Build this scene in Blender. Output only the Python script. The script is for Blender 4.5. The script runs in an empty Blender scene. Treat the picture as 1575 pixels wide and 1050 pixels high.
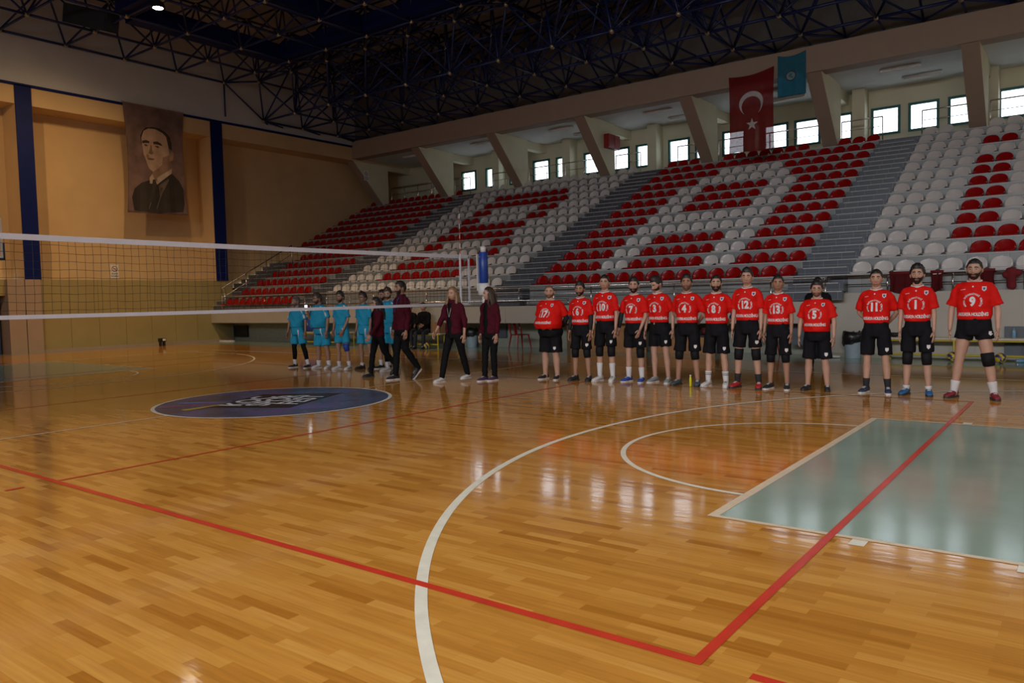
import bpy, bmesh, math, random
from mathutils import Vector, Matrix
from mathutils.bvhtree import BVHTree
from math import sin, cos, pi, radians, exp, atan2, sqrt
random.seed(7)
S = bpy.context.scene
COL = S.collection

# ------------------------------------------------------------------ camera
CAMP = (10.2634, -7.4005, 1.5140); YAW, PIT, ROL, FPX = -0.64684, -0.055122, -0.022925, 1187.08
fw = Vector((sin(YAW)*cos(PIT), cos(YAW)*cos(PIT), sin(PIT)))
rt = Vector((cos(YAW), -sin(YAW), 0)); up = rt.cross(fw)
r2 = rt*cos(ROL)+up*sin(ROL); u2 = -rt*sin(ROL)+up*cos(ROL)
cd = bpy.data.cameras.new('camera'); cam = bpy.data.objects.new('camera', cd); COL.objects.link(cam)
M = Matrix((( r2.x, u2.x, -fw.x, CAMP[0]), (r2.y, u2.y, -fw.y, CAMP[1]), (r2.z, u2.z, -fw.z, CAMP[2]), (0, 0, 0, 1)))
cam.matrix_world = M
cd.sensor_width = 36.0; cd.lens = FPX/1575*36.0; cd.clip_start = .05; cd.clip_end = 300
S.camera = cam
# ------------------------------------------------------------------ exposure
S.view_settings.view_transform = 'Standard'; S.view_settings.look = 'None'
S.view_settings.exposure = 0.0; S.view_settings.gamma = 1.0; S.view_settings.use_curve_mapping = False
# ------------------------------------------------------------------ daylight outside the windows
W = bpy.data.worlds.new('daylight'); S.world = W; W.use_nodes = True
nt = W.node_tree; bg = nt.nodes['Background']
bg.inputs[0].default_value = (.86, .93, 1.0, 1); bg.inputs[1].default_value = 3.8

def area(name, loc, direction, sx, sy, power, color):
    ld = bpy.data.lights.new(name, 'AREA'); ld.shape = 'RECTANGLE'; ld.size = sx; ld.size_y = sy
    ld.energy = power; ld.color = color
    o = bpy.data.objects.new(name, ld); COL.objects.link(o); o.location = loc
    o.rotation_euler = Vector(direction).to_track_quat('-Z', 'Y').to_euler()
    return o
def spot(name, loc, target, power, color, size, blend=.6, rad=.15):
    ld = bpy.data.lights.new(name, 'SPOT'); ld.energy = power; ld.color = color
    ld.spot_size = radians(size); ld.spot_blend = blend; ld.shadow_soft_size = rad
    o = bpy.data.objects.new(name, ld); COL.objects.link(o); o.location = loc
    o.rotation_euler = (Vector(target)-Vector(loc)).to_track_quat('-Z', 'Y').to_euler()
    return o
DAY = (.80, .90, 1.0); WARM = (1.0, .64, .30)
# daylight of the high window bands: behind the camera, to its right, and over the stands, plus an added cool fill
area('daylight_rear', (7.5, -17.3, 8.0), (-.12, 1, -.68), 23, 2.4, 1330, (.93, .95, 1.0)).data.spread = radians(98)
area('daylight_upper', (-7, -17.2, 6.5), (-.25, 1, 0), 18, 1.6, 330, (.50, .76, 1.0))  # added bluish fill for the dim upper walls and beam, not a window
area('daylight_right', (18.4, 0, 7.6), (-1, .05, -.9), 22, 2.2, 150, DAY).data.spread = radians(100)
area('daylight_stand', (-4, 22.9, 7.7), (0, -1, -.12), 26, 1.1, 15, DAY)
# the warm high-bay lamps in the roof
spot('high_bay_lamp', (-12.9, 5.5, 10.5), (-19.5, 5.2, 2.5), 900, WARM, 95, 1)
spot('high_bay_lamp', (-11.0, -1.5, 10.6), (-19.6, 4.0, 3.0), 1500, WARM, 80, 1)
spot('high_bay_lamp', (-8.0, 5.5, 10.6), (-11.5, 7.6, 0.0), 1900, (1.0, .70, .40), 100, 1)
spot('high_bay_lamp', (5.0, -3.0, 10.6), (5.0, -1.0, 0.0), 750, (1.0, .84, .66), 100, 1)

# ------------------------------------------------------------------ materials
MATS = {}
def mat(name, col, rough=.6, metal=0., spec=.5, var=.08, scale=6., emit=0, bump=0., alpha=None, trans=0, coat=0):
    if name in MATS: return MATS[name]
    m = bpy.data.materials.new(name); m.use_nodes = True; n = m.node_tree.nodes; l = m.node_tree.links
    b = n['Principled BSDF']
    tc = n.new('ShaderNodeTexCoord'); no = n.new('ShaderNodeTexNoise'); no.inputs['Scale'].default_value = scale
    no.inputs['Detail'].default_value = 5
    l.new(tc.outputs['Object'], no.inputs['Vector'])
    rp = n.new('ShaderNodeValToRGB')
    c0 = tuple(max(0, c*(1-var)) for c in col[:3])+(1,); c1 = tuple(min(1, c*(1+var)) for c in col[:3])+(1,)
    rp.color_ramp.elements[0].color = c0; rp.color_ramp.elements[0].position = .3
    rp.color_ramp.elements[1].color = c1; rp.color_ramp.elements[1].position = .7
    l.new(no.outputs['Fac'], rp.inputs['Fac']); l.new(rp.outputs['Color'], b.inputs['Base Color'])
    b.inputs['Roughness'].default_value = rough; b.inputs['Metallic'].default_value = metal
    b.inputs['Specular IOR Level'].default_value = spec
    if coat: b.inputs['Coat Weight'].default_value = coat; b.inputs['Coat Roughness'].default_value = .1
    if trans: b.inputs['Transmission Weight'].default_value = trans
    if emit:
        b.inputs['Emission Color'].default_value = tuple(col[:3])+(1,); b.inputs['Emission Strength'].default_value = emit
    if bump:
        bp = n.new('ShaderNodeBump'); bp.inputs['Strength'].default_value = bump; bp.inputs['Distance'].default_value = .01
        l.new(no.outputs['Fac'], bp.inputs['Height']); l.new(bp.outputs['Normal'], b.inputs['Normal'])
    if alpha is not None: b.inputs['Alpha'].default_value = alpha
    MATS[name] = m; return m

def floor_material():
    m = bpy.data.materials.new('maple_parquet'); m.use_nodes = True; n = m.node_tree.nodes; l = m.node_tree.links
    b = n['Principled BSDF']
    tc = n.new('ShaderNodeTexCoord')
    br = n.new('ShaderNodeTexBrick'); br.offset = .37; br.squash = 1
    br.inputs['Scale'].default_value = 1.0; br.inputs['Brick Width'].default_value = .46; br.inputs['Row Height'].default_value = .068
    br.inputs['Mortar Size'].default_value = .0006; br.inputs['Mortar Smooth'].default_value = .4
    br.inputs['Color1'].default_value = (.0, .0, .0, 1); br.inputs['Color2'].default_value = (1, 1, 1, 1); br.inputs['Mortar'].default_value = (.25, .25, .25, 1)
    br.inputs['Bias'].default_value = 0
    l.new(tc.outputs['Object'], br.inputs['Vector'])
    rp = n.new('ShaderNodeValToRGB'); e = rp.color_ramp.elements
    e[0].position = 0; e[0].color = (.40, .150, .018, 1); e[1].position = 1; e[1].color = (.62, .300, .060, 1)
    x = e.new(.12); x.color = (.48, .200, .030, 1); x = e.new(.6); x.color = (.56, .250, .042, 1)
    l.new(br.outputs['Color'], rp.inputs['Fac'])
    mp = n.new('ShaderNodeMapping'); mp.inputs['Scale'].default_value = (1.2, 22, 1); l.new(tc.outputs['Object'], mp.inputs['Vector'])
    g = n.new('ShaderNodeTexNoise'); g.inputs['Scale'].default_value = 2.2; g.inputs['Detail'].default_value = 8; l.new(mp.outputs['Vector'], g.inputs['Vector'])
    mx = n.new('ShaderNodeMix'); mx.data_type = 'RGBA'; mx.blend_type = 'OVERLAY'; mx.inputs['Factor'].default_value = .30
    l.new(rp.outputs['Color'], mx.inputs['A']); l.new(g.outputs['Fac'], mx.inputs['B'])
    # scuffs and dirt
    d = n.new('ShaderNodeTexNoise'); d.inputs['Scale'].default_value = 3.1; d.inputs['Detail'].default_value = 9; d.inputs['Roughness'].default_value = .72
    l.new(tc.outputs['Object'], d.inputs['Vector'])
    dr = n.new('ShaderNodeValToRGB'); dr.color_ramp.elements[0].position = .24; dr.color_ramp.elements[0].color = (.45, .45, .5, 1)
    dr.color_ramp.elements[1].position = .31; dr.color_ramp.elements[1].color = (1, 1, 1, 1); l.new(d.outputs['Fac'], dr.inputs['Fac'])
    m2 = n.new('ShaderNodeMix'); m2.data_type = 'RGBA'; m2.blend_type = 'MULTIPLY'; m2.inputs['Factor'].default_value = 1
    l.new(mx.outputs['Result'], m2.inputs['A']); l.new(dr.outputs['Color'], m2.inputs['B'])
    l.new(m2.outputs['Result'], b.inputs['Base Color'])
    rr = n.new('ShaderNodeMapRange'); rr.inputs['To Min'].default_value = .06; rr.inputs['To Max'].default_value = .12
    l.new(g.outputs['Fac'], rr.inputs['Value']); l.new(rr.outputs['Result'], b.inputs['Roughness'])
    w = n.new('ShaderNodeTexNoise'); w.inputs['Scale'].default_value = 5.0; w.inputs['Detail'].default_value = 3; 
    mw = n.new('ShaderNodeMapping'); mw.inputs['Scale'].default_value = (.5, 2.2, 1); l.new(tc.outputs['Object'], mw.inputs['Vector']); l.new(mw.outputs['Vector'], w.inputs['Vector'])
    bp = n.new('ShaderNodeBump'); bp.inputs['Strength'].default_value = .12; bp.inputs['Distance'].default_value = .008
    l.new(w.outputs['Fac'], bp.inputs['Height']); l.new(bp.outputs['Normal'], b.inputs['Normal'])
    b.inputs['Specular IOR Level'].default_value = .33
    return m
def tile_material(name, c, grout, w, h, rough=.35, var=.1):
    m = bpy.data.materials.new(name); m.use_nodes = True; n = m.node_tree.nodes; l = m.node_tree.links; b = n['Principled BSDF']
    tc = n.new('ShaderNodeTexCoord'); sep = n.new('ShaderNodeSeparateXYZ'); l.new(tc.outputs['Object'], sep.inputs[0])
    ad = n.new('ShaderNodeMath'); ad.operation = 'ADD'; l.new(sep.outputs['Y'], ad.inputs[0]); l.new(sep.outputs['Z'], ad.inputs[1])
    cb = n.new('ShaderNodeCombineXYZ'); l.new(sep.outputs['X'], cb.inputs['X']); l.new(ad.outputs[0], cb.inputs['Y'])
    br = n.new('ShaderNodeTexBrick'); br.offset = 0; br.inputs['Scale'].default_value = 1; br.inputs['Brick Width'].default_value = w; br.inputs['Row Height'].default_value = h
    br.inputs['Mortar Size'].default_value = .006; br.inputs['Mortar Smooth'].default_value = .2
    br.inputs['Color1'].default_value = tuple(x*(1-var) for x in c)+(1,); br.inputs['Color2'].default_value = tuple(x*(1+var) for x in c)+(1,); br.inputs['Mortar'].default_value = grout+(1,)
    l.new(cb.outputs[0], br.inputs['Vector']); l.new(br.outputs['Color'], b.inputs['Base Color']); b.inputs['Roughness'].default_value = rough
    return m

m_floor = floor_material()
m_green = mat('green_court_paint', (.27, .36, .285), .13, spec=.35, var=.1, scale=1.4)
m_white_line = mat('white_line_paint', (.80, .76, .62), .3, var=.08, scale=9)
m_cream_line = mat('cream_line_paint', (.74, .60, .42), .3, var=.1, scale=9)
m_red_line = mat('red_line_paint', (.60, .045, .020), .25, var=.12, scale=4)
m_green_line = mat('green_line_paint', (.10, .19, .10), .3)
m_wall_warm = mat('yellow_wall_plaster', (.62, .44, .24), .75, var=.05, scale=1.2)
m_wall_low = mat('cream_wall_panel', (.33, .27, .115), .6, var=.05, scale=1.4)
m_wall_white = mat('white_wall_plaster', (.54, .55, .58), .8, var=.05, scale=1)
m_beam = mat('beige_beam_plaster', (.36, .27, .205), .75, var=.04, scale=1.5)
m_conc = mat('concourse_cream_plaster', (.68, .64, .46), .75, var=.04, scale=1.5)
m_conc_c = mat('concourse_ceiling_plaster', (.60, .60, .58), .8, var=.04, scale=1.5)
m_blue = mat('navy_blue_paint', (.004, .012, .110), .5, spec=.15, var=.1, scale=3)
m_truss = mat('blue_steel_tube', (.008, .020, .110), .4, .1, var=.2, scale=9)
m_node = mat('galvanised_ball_joint', (.42, .36, .24), .3, .6)
m_deck = mat('dark_roof_sheet', (.36, .36, .40), .8, var=.15, scale=.8)
m_panel = mat('cream_parapet_panel', (.46, .42, .35), .5, var=.04, scale=1.5)
m_step = tile_material('grey_ceramic_tile', (.30, .31, .305), (.22, .21, .20), .40, .40)
m_aisle = tile_material('dark_grey_stair_tile', (.085, .095, .115), (.22, .22, .22), .33, .195)
m_edge = mat('pale_tile_nosing', (.50, .49, .47), .4)
m_recess = mat('grey_green_recess_wall', (.34, .34, .27), .6, var=.06)
m_steel = mat('stainless_steel', (.62, .58, .54), .22, 1.0, var=.05)
m_red_seat = mat('red_seat_plastic', (.31, .002, .002), .25, spec=.25, var=.1, scale=3)
m_white_seat = mat('white_seat_plastic', (.66, .62, .59), .25, spec=.5, var=.05, scale=3)
m_teal = mat('teal_window_frame', (.012, .13, .12), .45)
m_glass = mat('window_glass', (.95, .97, 1), .0, trans=1, var=0); 
m_black = mat('black_plastic', (.012, .012, .013), .5)
m_wood = mat('orange_wood_board', (.42, .20, .075), .45, var=.18, scale=3)
m_yellow = mat('yellow_steel_tube', (.55, .42, .03), .4)
m_benchtop = mat('pale_bench_board', (.58, .50, .38), .5)
m_white = mat('white_enamel', (.75, .74, .72), .4)
m_redp = mat('red_chair_plastic', (.25, .008, .010), .35)
m_bin = mat('pale_blue_bin_plastic', (.40, .50, .56), .45)
m_bag = mat('black_rubbish_bag', (.010, .010, .011), .3, bump=.8, scale=14)

# ------------------------------------------------------------------ helpers
def tag(o, label=None, cat=None, group=None, kind=None):
    if label: o['label'] = label
    if cat: o['category'] = cat
    if group: o['group'] = group
    if kind: o['kind'] = kind
    return o
def empty(name, loc, rz=0, **k):
    o = bpy.data.objects.new(name, None); COL.objects.link(o); o.location = loc; o.rotation_euler = (0, 0, rz)
    o.empty_display_size = .1
    return tag(o, **k)
def link(name, bm, mats, parent=None, smooth=False, **k):
    me = bpy.data.meshes.new(name)
    bmesh.ops.recalc_face_normals(bm, faces=bm.faces)
    bm.to_mesh(me); bm.free()
    for m_ in (mats if isinstance(mats, (list, tuple)) else [mats]): me.materials.append(m_)
    if smooth:
        for p in me.polygons: p.use_smooth = True
    o = bpy.data.objects.new(name, me); COL.objects.link(o)
    if parent: o.parent = parent
    return tag(o, **k)
def box(bm, x0, x1, y0, y1, z0, z1, mi=0):
    v = [bm.verts.new((x, y, z)) for x in (x0, x1) for y in (y0, y1) for z in (z0, z1)]
    for f in ((0, 1, 3, 2), (4, 6, 7, 5), (0, 4, 5, 1), (2, 3, 7, 6), (0, 2, 6, 4), (1, 5, 7, 3)):
        bm.faces.new([v[i] for i in f]).material_index = mi
def quad(bm, pts, mi=0):
    f = bm.faces.new([bm.verts.new(p) for p in pts]); f.material_index = mi; return f
def prism(bm, pts, d, mi=0):
    """closed polygon pts (Vectors) extruded by d"""
    d = Vector(d); a = [bm.verts.new(p) for p in pts]; b = [bm.verts.new(Vector(p)+d) for p in pts]
    n = len(a); fs = [bm.faces.new(a), bm.faces.new(b[::-1])]
    for i in range(n): fs.append(bm.faces.new((a[i], b[i], b[(i+1) % n], a[(i+1) % n])))
    for f in fs: f.material_index = mi
def loft(bm, pts, rad, ref=(1, 0, 0), n=12, mi=0, cap=True, fixed=None, closed_ring=False):
    pts = [Vector(p) for p in pts]; ref = Vector(ref); rings = []
    for i, p in enumerate(pts):
        if fixed: xa, ya = Vector(fixed[0]), Vector(fixed[1])
        else:
            t = (pts[min(i+1, len(pts)-1)]-pts[max(i-1, 0)]).normalized()
            xa = ref-t*ref.dot(t)
            if xa.length < 1e-3: xa = Vector((0, 1, 0))-t*t.y
            xa.normalize(); ya = t.cross(xa)
        a, b = rad[i] if isinstance(rad[i], (tuple, list)) else (rad[i], rad[i])
        rings.append([bm.verts.new(p+xa*a*cos(2*pi*k/n)+ya*b*sin(2*pi*k/n)) for k in range(n)])
    for i in range(len(rings)-1):
        for k in range(n):
            f = bm.faces.new((rings[i][k], rings[i][(k+1) % n], rings[i+1][(k+1) % n], rings[i+1][k])); f.material_index = mi
    if cap:
        bm.faces.new(rings[0][::-1]).material_index = mi; bm.faces.new(rings[-1]).material_index = mi
    return rings
def tube(bm, pts, r, n=8, mi=0): loft(bm, pts, [r]*len(pts), ref=(.31, .77, .55), n=n, mi=mi)
def ball(bm, c, r, u=10, v=7, mi=0, rot=None):
    r = r if isinstance(r, (tuple, list)) else (r, r, r); c = Vector(c); rings = []
    top = None
    def P(a, e):
        p = Vector((r[0]*cos(e)*cos(a), r[1]*cos(e)*sin(a), r[2]*sin(e)))
        if rot: p = rot @ p
        return bm.verts.new(c+p)
    a0 = P(0, -pi/2); a1 = P(0, pi/2)
    for i in range(1, v): rings.append([P(2*pi*k/u, -pi/2+pi*i/v) for k in range(u)])
    for k in range(u):
        bm.faces.new((a0, rings[0][(k+1) % u], rings[0][k])).material_index = mi
        bm.faces.new((a1, rings[-1][k], rings[-1][(k+1) % u])).material_index = mi
        for i in range(len(rings)-1): bm.faces.new((rings[i][k], rings[i][(k+1) % u], rings[i+1][(k+1) % u], rings[i+1][k])).material_index = mi
NB = bmesh.new
def evaluated(bm, mods):
    """run modifiers on a temporary object, return its mesh as a bmesh"""
    me = bpy.data.meshes.new('t'); bm.to_mesh(me); bm.free(); o = bpy.data.objects.new('t', me); COL.objects.link(o)
    for t, kw in mods:
        md = o.modifiers.new('m', t)
        for k, v in kw.items(): setattr(md, k, v)
    dg = bpy.context.evaluated_depsgraph_get(); dg.update()
    e = o.evaluated_get(dg); r = NB(); em = e.to_mesh(); r.from_mesh(em); e.to_mesh_clear()
    bpy.data.objects.remove(o); bpy.data.meshes.remove(me); return r
def fuse(bm, voxel, smooth=4, fac=.6):
    return evaluated(bm, [('REMESH', dict(mode='VOXEL', voxel_size=voxel)), ('SMOOTH', dict(factor=fac, iterations=smooth))])
def text_bm(s, size=1, spacing=1.0, offset=0.0):
    c = bpy.data.curves.new('t', 'FONT'); c.body = s; c.size = size; c.align_x = 'CENTER'; c.align_y = 'CENTER'; c.offset = offset; c.space_character = spacing
    c.resolution_u = 3
    o = bpy.data.objects.new('t', c); COL.objects.link(o); dg = bpy.context.evaluated_depsgraph_get(); dg.update()
    e = o.evaluated_get(dg); me = e.to_mesh(); r = NB(); r.from_mesh(me); e.to_mesh_clear(); bpy.data.objects.remove(o); bpy.data.curves.remove(c)
    return r
def add_bm(dst, src, mtx=Matrix(), mi=0, free=True):
    vm = [dst.verts.new(mtx @ v.co) for v in src.verts]; src.verts.index_update()
    for f in src.faces:
        try: nf = dst.faces.new([vm[v.index] for v in f.verts]); nf.material_index = mi
        except ValueError: pass
    if free: src.free()

# ================================================================== THE SETTING
bm = NB(); box(bm, -21.5, 19, -18, 12.6, -.3, 0)
floor = link('floor', bm, m_floor, kind='structure')
LINE = {'n': 0}
def flat(name, pts, m, z, label=None):
    bm = NB(); f = quad(bm, [(p[0], p[1], z) for p in pts]); return link(name, bm, m, floor, label=label)
def strip(name, a, b, w, m, z, label=None):
    a, b = Vector(a+(0,)), Vector(b+(0,)); d = (b-a).normalized(); s = Vector((-d.y, d.x, 0))*w/2
    return flat(name, [a-s, b-s, b+s, a+s], m, z, label)
def arc(name, c, r, a0, a1, w, m, z, n=96, label=None):
    bm = NB(); pr = None
    for i in range(n+1):
        a = radians(a0+(a1-a0)*i/n); q = [bm.verts.new((c[0]+(r+s*w/2)*cos(a), c[1]+(r+s*w/2)*sin(a), z)) for s in (-1, 1)]
        if pr: bm.faces.new((pr[0], pr[1], q[1], q[0]))
        pr = q
    return link(name, bm, m, floor, label=label)
# green border paint
flat('painted_border', [(-19.4, 9.75), (19, 9.75), (19, 12.4), (-19.4, 12.4)], m_green, .0012, 'pale green painted strip along the foot of the grandstand')
flat('painted_border', [(-19.4, -18), (-18.9, -18), (-18.9, 9.75), (-19.4, 9.75)], m_green, .0012, 'pale green painted strip along the end wall')
for s in (1, -1):
    flat('painted_key_area', [(s*8.2, -2.45), (s*14, -2.45), (s*14, 2.45), (s*8.2, 2.45)], m_green, .0012)
    strip('free_throw_line', (s*8.2, -2.45), (s*8.2, 2.45), .07, m_cream_line, .0030)
    strip('key_side_line', (s*8.2, -2.43), (s*14, -2.43), .05, m_cream_line, .0031)
    strip('key_side_line', (s*8.2, 2.43), (s*14, 2.43), .05, m_cream_line, .0031)
    arc('free_throw_circle', (s*8.2, 0), 1.78, 90 if s > 0 else -90, 270 if s > 0 else 90, .05, m_white_line, .0028)
    t = math.degrees(math.asin(6.6/6.72))
    arc('three_point_arc', (s*12.425, 0), 6.72, (180-t) if s > 0 else -t, (180+t) if s > 0 else t, .065 if s > 0 else .05, m_white_line, .0026, 160)
    for y in (-6.6, 6.6): strip('three_point_line', (s*11.1, y), (s*14, y), .05, m_white_line, .0026)
    strip('end_line', (s*14.02, -7.5), (s*14.02, 7.5), .05, m_white_line, .0025)
    for x in (9.15, 10.0, 10.85):
        for y in (-2.52, 2.52): strip('lane_mark', (s*x, y-.06), (s*x, y+.06), .09, m_white_line, .0033)
strip('side_line', (-14, 7.52), (14, 7.52), .05, m_white_line, .0024); strip('side_line', (-14, -7.52), (14, -7.52), .05, m_white_line, .0024)
strip('center_line', (0, -7.5), (0, -1.8), .05, m_cream_line, .0024); strip('center_line', (0, 1.8), (0, 7.5), .05, m_cream_line, .0024)
arc('center_circle', (0, 0), 1.77, 0, 360, .06, m_white_line, .0034, 120)
for s in (1, -1):
    strip('volleyball_end_line', (s*8.975, -4.5), (s*8.975, 4.5), .05, m_red_line, .0040)
    strip('volleyball_attack_line', (s*2.975, -4.5), (s*2.975, 4.5), .04, m_red_line, .0040)
    strip('volleyball_side_line', (0, -4.475), (s*9, -4.475), .055, m_red_line, .0042)
    strip('volleyball_side_line', (0, 4.475), (s*9, 4.475), .03, mat('worn_dark_line', (.20, .075, .02), .3), .0042)
    for y in (-4.475,): strip('service_mark', (s*9.2, y), (s*9.4, y), .05, m_red_line, .0042)
    for k in range(4):
        for q in (-1, 1): strip('attack_line_dash', (s*2.975, q*(4.72+k*.35)), (s*2.975, q*(4.87+k*.35)), .05, m_red_line, .0042)
arc('small_court_arc', (-14.2, 4.6), 3.4, -40, 60, .05, m_green_line, .0022, 60, 'thin dark green court line')

# centre circle print
m_logo = bpy.data.materials.new('printed_circle_film'); m_logo.use_nodes = True
n = m_logo.node_tree.nodes; l = m_logo.node_tree.links; b = n['Principled BSDF']
tc = n.new('ShaderNodeTexCoord'); no = n.new('ShaderNodeTexNoise'); no.inputs['Scale'].default_value = 1.3; no.inputs['Detail'].default_value = 2; l.new(tc.outputs['Object'], no.inputs['Vector'])
rp = n.new('ShaderNodeValToRGB'); rp.color_ramp.elements[0].color = (.050, .055, .10, 1); rp.color_ramp.elements[0].position = .38
rp.color_ramp.elements[1].color = (.12, .085, .27, 1); rp.color_ramp.elements[1].position = .68; x = rp.color_ramp.elements.new(.52); x.color = (.075, .09, .19, 1)
l.new(no.outputs['Fac'], rp.inputs['Fac'])
n2 = n.new('ShaderNodeTexNoise'); n2.inputs['Scale'].default_value = 14; n2.inputs['Detail'].default_value = 8; l.new(tc.outputs['Object'], n2.inputs['Vector'])
r3 = n.new('ShaderNodeValToRGB'); r3.color_ramp.elements[0].position = .58; r3.color_ramp.elements[0].color = (0, 0, 0, 1); r3.color_ramp.elements[1].position = .78; r3.color_ramp.elements[1].color = (.25, .25, .25, 1)
l.new(n2.outputs['Fac'], r3.inputs['Fac'])
mx = n.new('ShaderNodeMix'); mx.data_type = 'RGBA'; mx.blend_type = 'ADD'; mx.inputs['Factor'].default_value = 1; l.new(rp.outputs['Color'], mx.inputs['A']); l.new(r3.outputs['Color'], mx.inputs['B']); l.new(mx.outputs['Result'], b.inputs['Base Color'])
b.inputs['Roughness'].default_value = .28
bm = NB(); vs = [bm.verts.new((1.745*cos(2*pi*i/96), 1.745*sin(2*pi*i/96), .0045)) for i in range(96)]; bm.faces.new(vs)
logo = link('center_circle_print', bm, m_logo, floor, label='worn dark blue and violet printed circle with white lettering')
bm = NB()
RT = Matrix.Rotation(radians(180-66), 4, 'Z')
quad(bm, [RT @ Vector(p) for p in ((-.78, -.66, .0054), (.98, -.66, .0054), (.72, .66, .0054), (-.88, .66, .0054))])
link('dark_lettering_patch', bm, mat('near_black_print', (.02, .02, .022), .35), logo)
m_lw = mat('white_print', (.62, .62, .66), .4, var=.18, scale=14)
for s_, y_, x_ in (('KOÇ', .40, -.10), ('SPOR', .0, .0), ('FEST', -.40, .10)):
    t = text_bm(s_, .52, 1.0, .012); bm = NB()
    add_bm(bm, t, RT @ Matrix.Translation((x_, y_, .0066)))
    link('printed_word', bm, m_lw, logo)
for nm, a, b_, w, c_, zz in (('blue_swoosh', (-.43, -.47), (-1.10, -.93), .15, (.16, .22, .55), .0060), ('pink_swoosh', (-.43, -.60), (-.83, -1.34), .15, (.26, .07, .17), .0061), ('yellow_swoosh', (-.38, -.60), (-.30, -1.33), .15, (.50, .36, .05), .0062)):
    bm = NB(); a = Vector(a); b2 = Vector(b_); d = (b2-a).normalized(); s = Vector((-d.y, d.x)); P = []
    for i in range(9): t_ = i/8; P.append(a+(b2-a)*t_+s*w*.5*(t_**.7))
    for i in range(1, 8): an = pi*i/8; P.append(b2+s*w*.5*cos(an)+d*w*.5*sin(an))
    for i in range(8, -1, -1): t_ = i/8; P.append(a+(b2-a)*t_-s*w*.5*(t_**.7))
    bm.faces.new([bm.verts.new((p.x, p.y, zz)) for p in P[:-1]]); link(nm, bm, mat(nm, c_, .35), logo)

# end wall ------------------------------------------------------------
bm = NB()
box(bm, -21.2, -20.5, -18, 24.0, 2.57, 9.3)                # recessed field
box(bm, -20.5, -19.42, -18, 22.6, 8.60, 9.25)               # top beam
for y0, y1 in ((-9.9, -9.4), (-2.95, -2.45), (3.90, 4.42), (11.25, 11.78)): box(bm, -20.5, -19.40, y0, y1, 2.57, 9.2)
box(bm, -21.2, -20.52, 12.0, 24, 0, 2.57)
wall_end = link('wall_end', bm, m_wall_warm, kind='structure')
bm = NB(); box(bm, -21.2, -19.42, -18, 24, 9.30, 13.2); link('upper_wall', bm, m_wall_white, wall_end)
bm = NB(); box(bm, -20.6, -19.36, -18, 19.5, 9.22, 9.31); link('string_course', bm, m_blue, wall_end)
for y0, y1 in ((-9.9, -9.4), (-2.95, -2.45), (3.90, 4.42), (11.25, 11.78)):
    bm = NB(); box(bm, -19.41, -19.36, y0, y1, 2.57, 9.25); link('blue_pilaster_facing', bm, m_blue, wall_end)
bm = NB()
y = 4.35; ys = [4.35, 5.35, 6.35, 7.35, 8.35, 9.35, 10.3, 12.0]
for a, c in zip(ys, ys[1:]): box(bm, -21.2, -19.42, a+.008, c-.008, 0, 2.57)
box(bm, -21.3, -19.44, 4.3, 12.0, 0, 2.56); box(bm, -21.2, -19.42, -2.4, 3.28, 2.02, 2.57); box(bm, -21.2, -20.1, -2.4, 3.28, 0, 2.02); box(bm, -21.2, -19.42, -18, -2.4, 0, 2.57)
link('low_wall_panel', bm, m_wall_low, wall_end)
for y0, y1 in ((3.80, 4.32),):
    bm = NB(); box(bm, -19.5, -19.2, y0, y1, 0, 2.57); box(bm, -20.2, -19.2, 3.28, 3.82, 0, 2.57); link('pilaster_foot', bm, m_beam, wall_end)
bm = NB(); box(bm, -19.42, -19.36, 4.35, 11.9, .0, .10); link('baseboard_end', bm, m_beam, kind='structure')
bm = NB(); box(bm, -19.9, -19.8, -.2, 3.2, 0, 2.0); d1 = link('door_1', bm, mat('blue_door_paint', (.03, .06, .16), .5), kind='structure')
bm = NB(); box(bm, -19.8, -19.72, 1.45, 1.55, .0, 2.0); link('door_frame', bm, m_blue, d1)
# side walls, rear wall, roof deck
bm = NB(); box(bm, 19, 19.3, -18, 24, 0, 13.2); link('wall_right', bm, m_wall_warm, kind='structure')
bm = NB(); box(bm, -21.2, 19.3, -18.3, -18, 0, 13.2); link('wall_rear', bm, m_wall_warm, kind='structure')
bm = NB(); box(bm, -21.2, 19.3, -18.3, 19.6, 12.75, 13.0); link('ceiling', bm, m_deck, kind='structure')
bm = NB(); box(bm, -21.2, 19.3, 19.25, 19.6, 9.5, 12.9); link('wall_clerestory', bm, mat('dark_clerestory_wall', (.17, .17, .17), .8), kind='structure')

# ================================================================== GRANDSTAND
DY, DZ = .7663, .3827
ZS = lambda k: 1.905+DZ*k
YF = lambda k: 11.60+DY*k
AIS = [(-14.03, -12.78), (-4.67, -3.37), (4.45, 5.70)]; XR = 15.5
BLK = [(-18.65, -14.03), (-12.78, -4.67), (-3.37, 4.45), (5.70, XR)]
stand = empty('grandstand', (0, 12, 0), label='tiled concrete grandstand rising behind the court, with three stairways', cat='grandstand')
def sbox(bm, x0, x1, y0, y1, z0, z1): box(bm, x0, x1, y0-12, y1-12, z0, z1)
def tier(name, x0, x1, k0, k1, top=21.6, first=None):
    bm = NB(); be = NB()
    for k in range(k0, k1+1):
        y1 = YF(k+1) if k < k1 else top
        ya = first if first and k == k0 else YF(k)
        sbox(bm, x0, x1, ya, y1, ZS(k)-DZ-.02, ZS(k)); sbox(be, x0, x1, ya-.012, ya+.03, ZS(k)-.022, ZS(k)+.004)
    link(name, bm, m_step, stand); link('step_nosing', be, m_edge, stand)
tier('seating_tier', BLK[0][0], BLK[0][1], -1, 12, first=11.06); tier('seating_tier', -20.5, -18.65, 5, 12)
for i in (1, 2): tier('seating_tier', BLK[i][0], BLK[i][1], 0, 12)
tier('seating_tier', BLK[3][0], BLK[3][1], 0, 12)
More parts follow.
